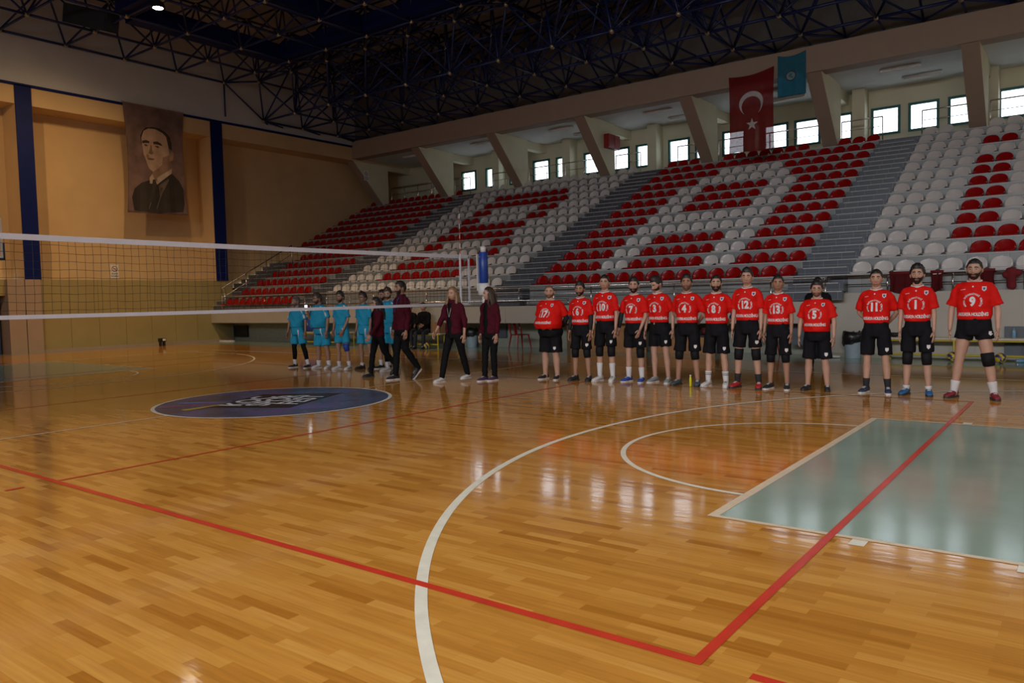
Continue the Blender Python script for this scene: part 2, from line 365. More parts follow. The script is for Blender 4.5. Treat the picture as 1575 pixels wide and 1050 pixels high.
for i, (x0, x1) in enumerate(AIS+[(-20.45, -18.65)]):
    bm = NB(); be = NB(); kt = 12 if i < 3 else 4
    for k in range(-1, kt+1):
        y0, ym = YF(k), YF(k)-DY/2
        for yy, zt in ((ym, ZS(k)-DZ/2), (y0, ZS(k))):
            if k == -1:
                if yy == ym: continue
                yy = 11.06
            sbox(bm, x0, x1, yy, yy+(YF(0)-DY/2-yy if k == -1 else DY/2 if not (k == kt and yy == y0) else (21.6-y0 if i < 3 else DY)), zt-DZ/2-.01, zt)
            a = 0 if yy == y0 else .12 if k > -1 else 0
            sbox(be, x0+a, x1-a, yy-.01, yy+.025, zt-.018, zt+.003)
    link('aisle_stair', bm, m_aisle, stand); link('step_nosing', be, m_edge, stand)
# lower walkway, parapet, recess
bm = NB(); sbox(bm, -19.4, 5.3, 11.05, 11.62, 1.0, 1.15); sbox(bm, 5.3, XR, 11.45, 11.62, 1.0, 1.47)
link('lower_walkway', bm, m_step, stand)
bm = NB(); sbox(bm, -18.65, -14.03, YF(-1)+.24, 12.2, .9, ZS(-1)-DZ-.02)
for a_, b_ in ((-12.78, -4.67), (-3.37, 4.45), (5.7, XR)): sbox(bm, a_, b_, YF(0)+.004, 12.2, .9, ZS(0)-DZ-.021)
sbox(bm, 5.3, 5.7, 11.45, 12.2, 1.0, 1.5)
sbox(bm, -20.45, XR, 11.66, 12.2, .92, 1.50); sbox(bm, -20.45, XR, 12.26, 12.5, 0, 1.9)
link('first_riser', bm, m_step, stand)
bm = NB(); x = -19.40
while x < 5.25:
    x1 = min(x+1.95, 5.30); sbox(bm, x+.006, x1-.006, 10.92, 11.05, .80, 1.30); x = x1
sbox(bm, -19.4, 5.3, 10.93, 11.04, .79, 1.29); sbox(bm, -19.4, 5.3, 10.93, 12.0, .80, .90)
link('parapet', bm, m_panel, stand)
bm = NB(); x = 5.30
while x < XR:
    sbox(bm, x+.006, x+.984, 11.38, 11.47, .10, 1.47); x += .99
sbox(bm, 5.3, XR, 11.39, 11.5, 0, 1.46); link('front_panel_wall', bm, m_panel, stand)
bm = NB(); sbox(bm, -19.42, 5.4, 12.0, 12.25, 0, .95); link('recess_wall', bm, m_recess, stand)
bm = NB(); sbox(bm, -19.4, 5.3, 11.97, 12.0, 0, .09); sbox(bm, 5.3, XR, 11.36, 11.39, 0, .1); link('skirting', bm, m_recess, stand)
bm = NB(); sbox(bm, -20.4, -18.65, 15.2, 16.0, 3.2, 3.9); 
link('stair_landing_wall', bm, m_wall_warm, stand)

# front hand rail
def rail(name, x0, x1, y, zb, zt, mids, step, label, posts=None, group=None, caps=False):
    r = empty(name, (x0, y, zb), label=label, cat='railing', group=group)
    bm = NB(); tube(bm, [(0, 0, zt-zb), (x1-x0, 0, zt-zb)], .024); link('top_rail', bm, m_steel, r, True)
    for z in mids: bm = NB(); tube(bm, [(0, 0, z-zb), (x1-x0, 0, z-zb)], .012, 6); link('mid_rail', bm, m_steel, r, True)
    n_ = max(1, round((x1-x0)/step))
    for i in range(n_+1):
        bm = NB(); X_ = (x1-x0)*i/n_; tube(bm, [(X_, 0, 0), (X_, 0, zt-zb)], .019); link('post', bm, m_steel, r, True)
    return r
rail('front_railing', -18.6, 5.3, 11.22, 1.15, 1.83, (1.64,), 1.25, 'long steel handrail along the front walkway of the grandstand')
rail('front_railing', 5.3, XR, 11.42, 1.47, 1.85, (1.66,), 1.35, 'steel handrail on top of the cream panel wall behind the bench with red jerseys')
rail('low_railing', -18.6, -1.6, 10.98, 1.29, 1.46, (), 1.4, 'low steel rail on the cream parapet left of the wooden board')
rl = empty('stair_railing', (-18.75, 11.05, 1.15), label='sloping steel handrail climbing beside the end wall stairs', cat='railing')
P0, P1 = Vector((0, 0, 1.08)), Vector((0, 3.6, 3.0))
bm = NB(); tube(bm, [P0, P1], .026); link('top_rail', bm, m_steel, rl, True)
bm = NB(); tube(bm, [P0-Vector((0, 0, .4)), P1-Vector((0, 0, .4))], .014); link('mid_rail', bm, m_steel, rl, True)
for t_ in (0, .04, .33, .62, 1): bm = NB(); p = P0.lerp(P1, t_); tube(bm, [p, (p.x, p.y, p.z-.95 if t_ > .1 else .0)], .02); link('post', bm, m_steel, rl, True)

# concourse -----------------------------------------------------------
bm = NB(); box(bm, -21.2, XR, 21.55, 23.5, 6.2, ZS(12)+.0); link('floor_concourse', bm, m_step, kind='structure')
bm = NB(); box(bm, -21.2, 19, 19.55, 23.5, 8.72, 9.0); link('ceiling_concourse', bm, m_conc_c, kind='structure')
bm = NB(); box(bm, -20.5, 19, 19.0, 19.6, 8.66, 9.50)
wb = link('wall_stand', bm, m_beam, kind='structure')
WX = [-15.84, -14.25, -12.75, -11.33, -10.01, -8.48, -7.10, -5.82, -4.28, -3.08, -1.90, -.22, .97, 2.12, 3.70, 4.92, 6.15, 7.62, 8.9, 10.2, 11.5]
WZ0, WZ1, WW = 7.08, 8.08, .97
bm = NB(); xs = -21.2
for x in WX:
    box(bm, xs, x, 23.2, 23.45, 6.2, 8.8); box(bm, x, x+WW, 23.2, 23.45, 6.2, WZ0); box(bm, x, x+WW, 23.2, 23.45, WZ1, 8.8); xs = x+WW
box(bm, xs, 19, 23.2, 23.45, 6.2, 8.8)
link('wall_back', bm, m_conc, kind='structure')
for i, x in enumerate(WX):
    bm = NB(); t_ = .085
    for a in ((0, WW, 0, t_), (0, WW, 1-t_, 1), (0, t_, t_, 1-t_), (WW-t_, WW, t_, 1-t_)): box(bm, x+a[0], x+a[1], 23.16, 23.26, WZ0+a[2], WZ0+a[3])
    w = link('window_%d' % (i+1), bm, m_teal, kind='structure')
    bm = NB(); box(bm, x+t_, x+WW-t_, 23.205, 23.213, WZ0+t_, WZ1-t_); link('glass_pane', bm, m_glass, w)
bm = NB()
for x in (-17.6, -13.35, -9.25, -4.95, -.75, 3.20, 7.25): box(bm, x, x+.42, 22.55, 23.2, 6.4, 8.72)
for x in (-19.9, -15.45, -10.95, -6.45, -1.95, 2.55, 7.05, 11.55): box(bm, x+.05, x+.4, 21.4, 23.2, 8.36, 8.72)
link('concourse_column', bm, m_conc, bpy.data.objects['wall_back'])
bm = NB(); box(bm, -20.5, -15.6, 22.9, 22.95, 7.7, 7.76); link('ceiling_pipe', bm, m_beam, bpy.data.objects['ceiling_concourse'])

PX = [-19.95, -15.40, -10.90, -6.40, -1.90, 2.60, 7.02, 11.6]
PN = ['beside the end wall', 'second from the end wall', 'third from the end wall', 'with the red box on its side', 'left of the large red flag', 'right of the pale blue flag', 'at the right above the white seats', 'beyond the right edge']
for i, x in enumerate(PX):
    bm = NB(); w = .48
    prism(bm, [(0, 19.02-19, 8.72), (0, 21.15-19, ZS(12)-.01), (0, 21.5-19, ZS(12)-.01), (0, 21.5-19, 8.72)], (w, 0, 0))
    for f in bm.faces:
        f.normal_update()
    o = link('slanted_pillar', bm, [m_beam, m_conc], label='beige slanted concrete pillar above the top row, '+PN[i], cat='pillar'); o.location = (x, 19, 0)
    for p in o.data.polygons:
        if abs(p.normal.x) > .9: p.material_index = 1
# railings behind the top row
for x0, x1, nm in ((-19.3, -15.5, 'in the leftmost bay'), (-14.9, -13.9, 'left of the first stairway top'), (-12.5, -11.0, 'right of the first stairway top'), (-10.4, -6.5, 'between the second and third windows bays'), (-5.9, -4.75, 'below the red box'), (-3.1, -2.0, 'left of the big flag pillar'), (-1.4, 2.55, 'behind the large red flag'), (3.1, 4.42, 'left of the right stairway top'), (5.62, 7.0, 'right of the right stairway top'), (7.55, 11.5, 'at the far right')):
    rail('concourse_railing', x0, x1, 21.55, ZS(12), 7.42, (7.1,), 1.0, 'thin steel railing behind the top seat row, '+nm)
# fluorescent fittings, red box, signs
for i, x in enumerate((-17.3, -12.9, -8.5, -4.0, .2, 4.6, 9.0)):
    for yy, dx in ((20.5, 0), (21.9, .4)):
        f = empty('ceiling_lamp', (x+dx, yy, 8.70), label='unlit fluorescent batten on the concourse ceiling, %s row, %s bay from the left' % (('front', 'rear')[dx > 0], ('first', 'second', 'third', 'fourth', 'fifth', 'sixth', 'seventh')[i]), cat='lamp')
        bm = NB(); box(bm, -.05, 1.15, -.05, .05, -.05, .012); link('housing', bm, m_white, f)
        bm = NB(); tube(bm, [(0, 0, -.07), (1.1, 0, -.07)], .018); link('tube', bm, m_white, f, True)
f = empty('red_wall_cabinet', (-5.92, 20.6, 7.62), label='red metal cabinet fixed to the side of a concourse pillar', cat='cabinet')
bm = NB(); box(bm, -.02, .22, 0, .95, 0, .56); link('body', bm, mat('red_enamel', (.26, .012, .012), .4), f)
bm = NB(); box(bm, .22, .235, .04, .46, .03, .53); box(bm, .22, .235, .49, .91, .03, .53); link('door', bm, mat('red_enamel', (.26, .012, .012), .4), f)
def nosmoking(loc, rot, s, label):
    f = empty('no_smoking_sign', loc, rot, label=label, cat='sign')
    bm = NB(); box(bm, -.17*s, .17*s, 0, .01, -.28*s, .28*s); link('plate', bm, m_white, f)
    bm = NB()
    for i in range(24):
        a, c = 2*pi*i/24, 2*pi*(i+1)/24
        quad(bm, [(.12*s*cos(a), -.003, .1*s+.12*s*sin(a)), (.12*s*cos(c), -.003, .1*s+.12*s*sin(c)), (.095*s*cos(c), -.003, .1*s+.095*s*sin(c)), (.095*s*cos(a), -.003, .1*s+.095*s*sin(a))])
    quad(bm, [(-.075*s, -.003, .1*s+.06*s), (-.06*s, -.003, .1*s+.075*s), (.075*s, -.003, .1*s-.06*s), (.06*s, -.003, .1*s-.075*s)])
    link('prohibition_ring', bm, mat('dark_red_print', (.30, .02, .03), .5), f)
    bm = NB(); box(bm, -.06*s, .06*s, -.004, 0, .09*s, .11*s); link('cigarette_mark', bm, m_black, f)
    for k, w_ in enumerate(('SİGARA', 'İÇİLMEZ')):
        t = text_bm(w_, .075*s, 1, .002); bm = NB(); add_bm(bm, t, Matrix.Translation((0, -.004, -.1*s-.1*s*k)) @ Matrix.Rotation(pi/2, 4, 'X')); link('printed_word', bm, m_black, f)
nosmoking((-20.47, 7.52, 2.95), pi/2, .95, 'white no smoking sign on the end wall under the portrait banner')
nosmoking((-19.44, 19.95, 7.95), pi/2, .9, 'white no smoking sign on the leftmost concourse pillar')

# ================================================================== ROOF SPACE FRAME
frame = empty('roof_space_frame', (0, 0, 9.6), label='dark blue tubular steel space frame with bright ball joints carrying the roof', cat='roof frame')
GX = [.55-2.2*i for i in range(-6, 10)]          # 13.75 .. -19.25
YO = [18.0, 15.9, 13.8]; YI = [11.9, 9.8, 7.7, 5.6, 3.5, 1.4, -.7, -2.8, -4.9]
nodes, bars = [], set()
def N_(x, y, z): nodes.append((round(x, 3), round(y, 3), round(z, 3))); return nodes[-1]
def B_(a, b, r): bars.add((a, b, r) if a < b else (b, a, r))
HX = [x-1.1 for x in GX[:-1]]
L0 = {(i, j): N_(GX[i], YO[j], 9.62) for i in range(len(GX)) for j in range(3)}
HY = [16.95, 14.85, 12.85]
M1 = {(i, j): N_(HX[i], HY[j], 10.95) for i in range(len(HX)) for j in range(3)}
L1 = {(i, j): N_(GX[i], YI[j], 10.92) for i in range(len(GX)) for j in range(len(YI))}
TY = [18.95]+HY[:2]+[12.85]+[y-1.05 for y in YI[:-1]]
T2 = {(i, j): N_(HX[i] if i < len(HX) else GX[-1], TY[j], 12.45) for i in range(len(HX)) for j in range(len(TY))}
for (i, j), p in L0.items():
    if (i+1, j) in L0: B_(p, L0[i+1, j], .045)
    if (i, j+1) in L0: B_(p, L0[i, j+1], .045)
    for di in (0, -1):
        for dj in (0, -1):
            if (i+di, j+dj) in M1: B_(p, M1[i+di, j+dj], .038)
for (i, j), p in M1.items():
    if (i+1, j) in M1: B_(p, M1[i+1, j], .042)
    if (i, j+1) in M1: B_(p, M1[i, j+1], .042)
    for q in ((i, j), (i, j+1), (i+1, j+1), (i-1, j), (i-1, j+1)):
        if q in T2: B_(p, T2[q], .036)
    if j == 2:
        for di in (0, 1):
            if (i+di, 0) in L1: B_(p, L1[i+di, 0], .038)
    for di in (0, 1):
        if j < 2 and (i+di, j) in L0:
            pass
for (i, j), p in L1.items():
    if (i+1, j) in L1: B_(p, L1[i+1, j], .045)
    if (i, j+1) in L1: B_(p, L1[i, j+1], .045)
    for di in (0, -1):
        for dj in (3, 4):
            if (i+di, j+dj) in T2: B_(p, T2[i+di, j+dj], .036)
for (i, j), p in T2.items():
    if (i+1, j) in T2: B_(p, T2[i+1, j], .04)
    if (i, j+1) in T2: B_(p, T2[i, j+1], .04)
    if j < 3 and (i, j) in L0: B_(p, L0[i, j], .036)
    if j < 3 and (i+1, j) in L0: B_(p, L0[i+1, j], .036)
for i in range(len(GX)):                                             # seat on the ring beam
    for dx in (-1.1, 0, 1.1):
        e_ = (round(GX[i]+dx, 3), 19.05, 9.56)
        B_(L0[i, 0], e_, .04)
        if dx and (i, 0) in M1: B_(M1[i, 0], e_, .034)
for j, y in enumerate(YI[:-1]):                                       # fan bars standing on the end wall string course
    if j < 1:
        for dy in (0, 2.1): B_(L1[len(GX)-1, j], (-19.25, round(y+dy, 3), 9.5), .034)
for j in range(3):
    e_ = (-19.25, round(YO[j]+1.0, 3), 9.5); B_(L0[len(GX)-1, j], e_, .036); B_(M1[len(HX)-1, j], (-19.25, YO[j], 9.62), .036)
CV = Vector(CAMP)
def vis(c):
    d = Vector(c)-CV; z = d.dot(fw)
    if z < 1: return 0
    x = d.dot(r2)/z*FPX; y = d.dot(u2)/z*FPX
    return 1/z if abs(x) < 800 and abs(y) < 540 else 0
def mid(b): return tuple((b[0][k]+b[1][k])/2 for k in range(3))
bl = sorted(bars, key=lambda b: -max(vis(b[0]), vis(b[1]), vis(mid(b)))*(Vector(b[0])-Vector(b[1])).length*b[2])
rest = NB()
def barmesh(bm, b):
    p = [Vector((q[0], q[1], q[2]-9.6)) for q in b[:2]]; loft(bm, p, [b[2]]*2, ref=(.3, .7, .5), n=6)
for i, b in enumerate(bl):
    if i < 100: bm = NB(); barmesh(bm, b); link('steel_tube', bm, m_truss, frame, True)
    else: barmesh(rest, b)
link('steel_tube', rest, m_truss, frame, True, kind='stuff')
nl = sorted(set(nodes), key=lambda c: -vis(c)*(2 if c[2] < 11 else 1)); rest = NB()
for i, c in enumerate(nl):
    q = (c[0], c[1], c[2]-9.6)
    if i < 100: bm = NB(); ball(bm, q, .085, 8, 6); link('ball_joint', bm, m_node, frame, True)
    else: ball(rest, q, .085, 8, 6)
link('ball_joint', rest, m_node, frame, True, kind='stuff')
# blue trough panels of the gangway inside the frame
gw = empty('roof_gangway', (-15.3, 12, 11.0), label='dark blue sheet metal gangway running in a rectangle inside the roof frame', cat='gangway')
for (x0, x1, y0, y1) in ((-15.75, -15.05, 6.0, 12.3), (-15.0, 13.5, 11.6, 12.3), (-10.9, -10.3, -4, 11.5), (-15.0, 13.5, 5.3, 5.9)):
    bm = NB(); box(bm, x0+15.3, x1+15.3, y0-12, y1-12, 0, .05)
    if x1-x0 < 1:
        for xx in (x0, x1-.04): box(bm, xx+15.3, xx+.04+15.3, y0-12, y1-12, .05, .55)
    else:
        for yy in (y0, y1-.04): box(bm, x0+15.3, x1+15.3, yy-12, yy+.04-12, .05, .55)
    link('gangway_section', bm, m_blue, gw)
# floodlights
def flood(loc, lit, label):
    f = empty('floodlight', loc, .4, label=label, cat='floodlight')
    bm = NB(); loft(bm, [(0, 0, .38), (0, 0, .30), (0, 0, .0), (0, 0, -.03)], [.08, .10, .22, .22], n=16); link('housing', bm, m_black, f, True)
    bm = NB(); loft(bm, [(0, 0, -.032), (0, 0, -.045)], [.15, .13], n=16); link('lens', bm, mat('lit_lamp_glass', (1, .93, .8), .3, emit=35, var=0) if lit else m_glass, f)
    bm = NB(); tube(bm, [(0, 0, .38), (0, 0, .6)], .02); link('bracket', bm, m_black, f)
flood((-12.95, 5.6, 10.75), True, 'lit floodlight hanging in the roof frame at upper left')
bm = NB(); box(bm, -.75, .75, -.35, .35, -.3, .3); box(bm, -.7, .7, -.37, -.35, -.25, .25)
o = link('hanging_loudspeaker', bm, m_black, label='black box loudspeaker hanging in the roof frame at upper left', cat='loudspeaker'); o.location = (-16.4, 5.2, 11.1); o.rotation_euler = (.2, .25, .6)

# ================================================================== SEATS
def seat_mesh(m, name):
    bm = NB(); prof = []     # (y, z, halfwidth, curl)
    for y, z, w, c in ((-.20, .000, .170, .004), (-.195, .018, .190, .006), (-.10, .030, .205, .012), (.02, .026, .208, .016), (.10, .022, .206, .02), (.155, .034, .206, .035), (.175, .070, .208, .05), (.190, .13, .207, .052), (.202, .18, .198, .05), (.212, .225, .172, .042), (.220, .262, .128, .03), (.224, .283, .075, .015), (.225, .291, .02, .002)):
        prof.append((y, z, w, c))
    N = 11; rows = []
    for (y, z, w, c) in prof:
        r = []
        for i in range(N):
            u = -1+2*i/(N-1); x = w*u
            if z < .035: r.append(bm.verts.new((x, y, z+c*abs(u)**3)))
            else: r.append(bm.verts.new((x, y-c*abs(u)**2.2, z)))
        rows.append(r)
    for a, b in zip(rows, rows[1:]):
        for i in range(N-1): bm.faces.new((a[i], a[i+1], b[i+1], b[i]))
    bmesh.ops.recalc_face_normals(bm, faces=bm.faces)
    bmesh.ops.solidify(bm, geom=bm.faces[:]+bm.edges[:]+bm.verts[:], thickness=.012)
    box(bm, -.03, .03, -.16, .12, -.001, .02)
    bmesh.ops.recalc_face_normals(bm, faces=bm.faces)
    me = bpy.data.meshes.new(name); bm.to_mesh(me); bm.free(); me.materials.append(m)
    for p in me.polygons: p.use_smooth = True
    return me
SM = {'R': seat_mesh(m_red_seat, 'red_seat'), 'W': seat_mesh(m_white_seat, 'white_seat')}
def cols(*r): return {c for a in r for c in (range(a[0], a[1]+1) if isinstance(a, tuple) else (a,))}
FOUR = cols(4, 5, 11, 12)
PB = {1: cols((4, 11)), 2: cols((4, 12)), 3: FOUR, 4: FOUR, 5: cols((4, 11)), 6: cols((4, 11)), 7: FOUR, 8: FOUR, 9: cols((4, 12)), 10: cols((4, 11))}
PC = {1: FOUR, 2: FOUR, 3: FOUR, 4: cols((4, 12)), 5: cols((4, 12)), 6: FOUR, 7: FOUR, 8: FOUR, 9: cols((5, 11)), 10: cols((6, 10))}
PD = {1: cols((5, 12)), 2: cols((4, 12)), 3: {4, 5}, 4: {4, 5}, 5: {4, 5}, 6: {4, 5}, 7: {4, 5}, 8: {4, 5}, 10: {4, 5}}
allseats = []
for k in range(-1, 13):
    nA = 10 if k < 5 else 14
    for c in range(nA): allseats.append(('A', k, nA-1-c, -14.261-.46*c, 'R', c))
    if k < 0: continue
    for c in range(17):
        allseats.append(('B', k, c, -12.543+.4778*c, 'R' if c in PB.get(k, ()) else 'W', c))
        allseats.append(('C', k, c, -3.136+.4598*c, 'W' if c in PC.get(k, ()) else 'R', c))
    for c in range(14): allseats.append(('D', k, c, 5.927+.4598*c, 'R' if c in PD.get(k, ()) else 'W', c))
allseats = [s for s in allseats if not (s[1] == 12 and any(p-.22 < s[3] < p+.70 for p in PX))]
def spos(s): return (s[3], 11.80+DY*s[1], ZS(s[1])+.004)
ORD = ['zeroth', 'first', 'second', 'third', 'fourth', 'fifth', 'sixth', 'seventh', 'eighth', 'ninth', 'tenth', 'eleventh', 'twelfth', 'thirteenth', 'fourteenth', 'fifteenth', 'sixteenth', 'seventeenth']
BN = {'A': 'far left block', 'B': 'white letter-B block', 'C': 'mostly red block', 'D': 'rightmost block'}
def inview(p): return vis(p) and abs((Vector(p)-CV).dot(r2)/(Vector(p)-CV).dot(fw)*FPX) < 795
vs_ = sorted([s for s in allseats if inview(spos(s))], key=lambda s: -vis(spos(s)))
ind = set(vs_[:300]); restR, restW = NB(), NB()
for s in allseats:
    p = spos(s); w = 'white' if s[4] == 'W' else 'red'
    if s in ind:
        o = bpy.data.objects.new('stadium_seat', SM[s[4]]); COL.objects.link(o); o.location = p
        o['label'] = '%s plastic seat, %s row up, %s from the left in the %s' % (w, ORD[s[1]+1], ORD[s[2]+1], BN[s[0]])
        o['category'] = 'seat'; o['group'] = '%s stadium seats' % w
    else:
        bm_ = restR if s[4] == 'R' else restW
        t = NB(); t.from_mesh(SM[s[4]]); add_bm(bm_, t, Matrix.Translation(p))
bm = restR
add_bm(bm, restW, mi=1)
for f in bm.faces: f.smooth = True
link('stadium_seat', bm, [m_red_seat, m_white_seat], None, label='more distant red and white plastic seats filling the upper and left rows', cat='seat', kind='stuff', group='distant stadium seats')

# ================================================================== NET
def net():
    g = empty('volleyball_net', (0, 0, 1.43), label='black mesh volleyball net with white tapes stretched across the hall', cat='net')
    y0, y1 = -4.85, 4.78
    sag = lambda y: -.012*(1-((y)/4.8)**2)
    def tape(nm, za, zb, x=.006):
        bm = NB(); n_ = 40; pr = None
        for i in range(n_+1):
            y = y0+(y1-y0)*i/n_; s_ = sag(y); q = [bm.verts.new((xx, y, zz+s_)) for xx, zz in ((-x, za), (x, za), (x, zb), (-x, zb))]
            if pr:
                for a in range(4): bm.faces.new((pr[a], pr[(a+1) % 4], q[(a+1) % 4], q[a]))
            else: bm.faces.new(q)
            pr = q
        bm.faces.new(pr[::-1]); link(nm, bm, mat('white_net_tape', (.62, .64, .74), .7, var=.04), g)
    tape('top_tape', .93, 1.00); tape('bottom_tape', -.02, .03)
    for yy, nm in ((y1-.03, 'end_tape'), (y0, 'end_tape')):
        bm = NB(); box(bm, -.006, .006, yy, yy+.05, .0, .97); link(nm, bm, mat('white_net_tape', (.62, .64, .74), .7), g)
    for yy in (4.48, -4.52):
        bm = NB(); box(bm, -.008, .008, yy, yy+.05, .0, .97); link('side_band', bm, mat('white_net_tape', (.62, .64, .74), .7), g)
    bm = NB(); y = y0+.05; r = .0028
    rnd = random.Random(3)
    while y < y1:
        pts = [(rnd.uniform(-.004, .004), y+rnd.uniform(-.006, .006)+.05*sin(z*2)*.3, z+sag(y)) for z in (0, .25, .5, .75, .95)]
        loft(bm, pts, [r]*5, ref=(1, 0, 0), n=3, cap=False); y += .1
    for k in range(1, 10):
        z = k*.1-.02; pts = [(0, y0+(y1-y0)*i/60, z+sag(y0+(y1-y0)*i/60)+.006*sin(i*1.7+k)) for i in range(61)]
        loft(bm, pts, [r]*61, ref=(1, 0, 0), n=3, cap=False)
    link('mesh_cords', bm, mat('black_net_cord', (.02, .018, .016), .8), g)
    for yy, side in ((4.5, 1), (-4.5, -1)):
        a = empty('net_antenna', (.012, yy, 1.45), label='thin white and red striped antenna fixed to the %s end of the net' % ('far' if side > 0 else 'near'), cat='antenna')
        for k in range(18):
            bm = NB(); tube(bm, [(0, 0, k*.1), (0, 0, k*.1+.1)], .006, 6); link('stripe', bm, mat('white_enamel', (.75, .74, .72)) if k % 2 or k < 10 else mat('antenna_red', (.5, .03, .02)), a)
net()
def post(y, label):
    s = 1 if y > 0 else -1
    p = empty('net_post', (.06, y, 0), label=label, cat='post')
    bm = NB(); tube(bm, [(0, 0, 0), (0, 0, 2.55)], .045, 14); loft(bm, [(0, 0, 2.50), (0, 0, 2.60), (0, 0, 2.62)], [.06, .06, .04], n=14); link('steel_tube', bm, m_white, p, True)
    bm = NB(); loft(bm, [(0, 0, 0), (0, 0, .02)], [.13, .12], n=18); link('floor_plate', bm, m_steel, p, True)
    bm = NB(); loft(bm, [(0, 0, 1.86), (0, 0, 1.87), (0, 0, 2.49), (0, 0, 2.50)], [.085, .095, .095, .085], n=18); link('blue_pad', bm, mat('blue_vinyl_pad', (.015, .06, .33), .35), p, True)
    bm = NB(); loft(bm, [(0, 0, 1.60), (0, 0, 1.62), (0, 0, 1.84), (0, 0, 1.855)], [.10, .13, .125, .10], n=18); link('white_pad', bm, m_white, p, True)
    bm = NB(); box(bm, -.11, -.085, -.10, -.02, 1.7, 2.46); link('white_strap', bm, m_white, p)
    bm = NB()
    for z in (2.40, 1.50): tube(bm, [(0, 0, z), (-.05, -s*.36, z)], .004, 5)
    link('cord', bm, m_white, p)
post(5.18, 'net post with blue and white padding at the far end of the net'); post(-5.2, 'net post at the near end of the net, left of the camera')

# ================================================================== HANGINGS
def cloth(name, m, w, h, nx, ny, fold, top=lambda u: 0, bottom=lambda u: 0, pull=0, parent=None, seed=1, **k):
    """hanging cloth in local XZ (x 0..w, z 0..-h), front faces -Y; returns function for placing print on it"""
    rnd = random.Random(seed); ph = [rnd.uniform(0, 6) for _ in range(4)]
    def P(u, v):
        a = fold*(v**.8)*(sin(u*19+ph[0]+v*1.5)*.5+sin(u*31+ph[1])*.3+sin(u*9+ph[2]+v)*.5)
        x = w*u+pull*sin(pi*v)*(.5-u)*2
        z = -h*v+top(u)*(1-v)+bottom(u)*v
        return Vector((x, a, z))
    bm = NB(); g = [[bm.verts.new(P(i/nx, j/ny)) for i in range(nx+1)] for j in range(ny+1)]
    for j in range(ny):
        for i in range(nx): bm.faces.new((g[j][i], g[j][i+1], g[j+1][i+1], g[j+1][i]))
    r = bmesh.ops.solidify(bm, geom=bm.faces[:]+bm.edges[:]+bm.verts[:], thickness=.004)
    o = link(name, bm, m, parent, True, **k)
    return o, P
def printed(name, polys, m, P, w, h, parent, eps=.006, cut=.05):
    """polys: lists of (u,v) outlines laid on the cloth surface"""
    bm = NB()
    for poly in polys:
        bm.faces.new([bm.verts.new((u, v, 0)) for u, v in poly])
    n_ = int(1/cut)
    bmesh.ops.triangulate(bm, faces=bm.faces[:])
    for ax in (0, 1):
        for i in range(1, n_):
            no = (1, 0, 0) if ax == 0 else (0, 1, 0); co = (i*cut, 0, 0) if ax == 0 else (0, i*cut, 0)
            bmesh.ops.bisect_plane(bm, geom=bm.faces[:]+bm.edges[:]+bm.verts[:], plane_co=co, plane_no=no)
    for v in bm.verts:
        p = P(v.co.x, v.co.y); v.co = p+Vector((0, -eps, 0))
    return link(name, bm, m, parent)
def circ(cx, cy, r, asp, n=36, a0=0, a1=360): return [(cx+r*cos(radians(a0+(a1-a0)*i/n)), cy+r*asp*sin(radians(a0+(a1-a0)*i/n))) for i in range(n+(0 if a1-a0 >= 360 else 1))]
# large red flag
fl = empty('red_flag', (.04, 18.93, 9.02), label='large red flag with white crescent and star hanging from the beam', cat='flag')
m_flag = mat('red_flag_cloth', (.30, .010, .012), .8, var=.08); m_flag.node_tree.nodes['Principled BSDF'].inputs['Subsurface Weight'].default_value = 0
w, h = 1.56, 2.66; asp = w/h
o, P = cloth('cloth', m_flag, w, h, 48, 40, .035, top=lambda u: -.04-.10*sin(pi*u)+.10*u, bottom=lambda u: .03*sin(u*7), pull=.03, parent=fl)
R1, R2, cx, cy = .275, .225, .50, .375
out = circ(cx, cy, R1, asp, 60, 90+38, 90-38+360); inn = circ(cx, cy+.045*asp*1.35, R2, asp, 60, 90+44, 90-44+360)
cres = []
for i in range(60): cres.append([out[i], out[i+1], inn[i+1], inn[i]])
m_fw = mat('white_flag_print', (.55, .52, .52), .8)
m_flag.node_tree.nodes['Principled BSDF'].inputs['Alpha'].default_value = .93
printed('white_crescent', cres, m_fw, P, w, h, fl, cut=.1)
star = []
for i in range(10): r = .14 if i % 2 == 0 else .055; a = -pi/2+i*pi/5; star.append((.52+r*cos(a), .645+r*asp*sin(a)))
printed('white_star', [star], m_fw, P, w, h, fl, cut=.05)
fb = empty('blue_flag', (1.71, 18.975, 9.40), label='pale blue flag with a small round emblem beside the large red flag', cat='flag')
w, h = .92, 1.42; asp = w/h
o, P = cloth('cloth', mat('sky_blue_flag_cloth', (.045, .27, .40), .8), w, h, 30, 24, .02, top=lambda u: -.02-.09*sin(pi*u)+.02*u, bottom=lambda u: .03, parent=fb, seed=5)
printed('emblem_ring', [circ(.47, .50, .20, asp)], mat('dark_emblem_print', (.06, .07, .08), .8), P, w, h, fb, .006, .1)
printed('emblem_disc', [circ(.47, .50, .155, asp)], mat('pale_emblem_print', (.22, .33, .36), .8), P, w, h, fb, .009, .1)
printed('emblem_mark', [circ(.44, .50, .05, asp, 20), circ(.51, .53, .045, asp, 20), circ(.47, .46, .05, asp, 20)], mat('teal_emblem_print', (.08, .20, .24), .8), P, w, h, fb, .012, .1)
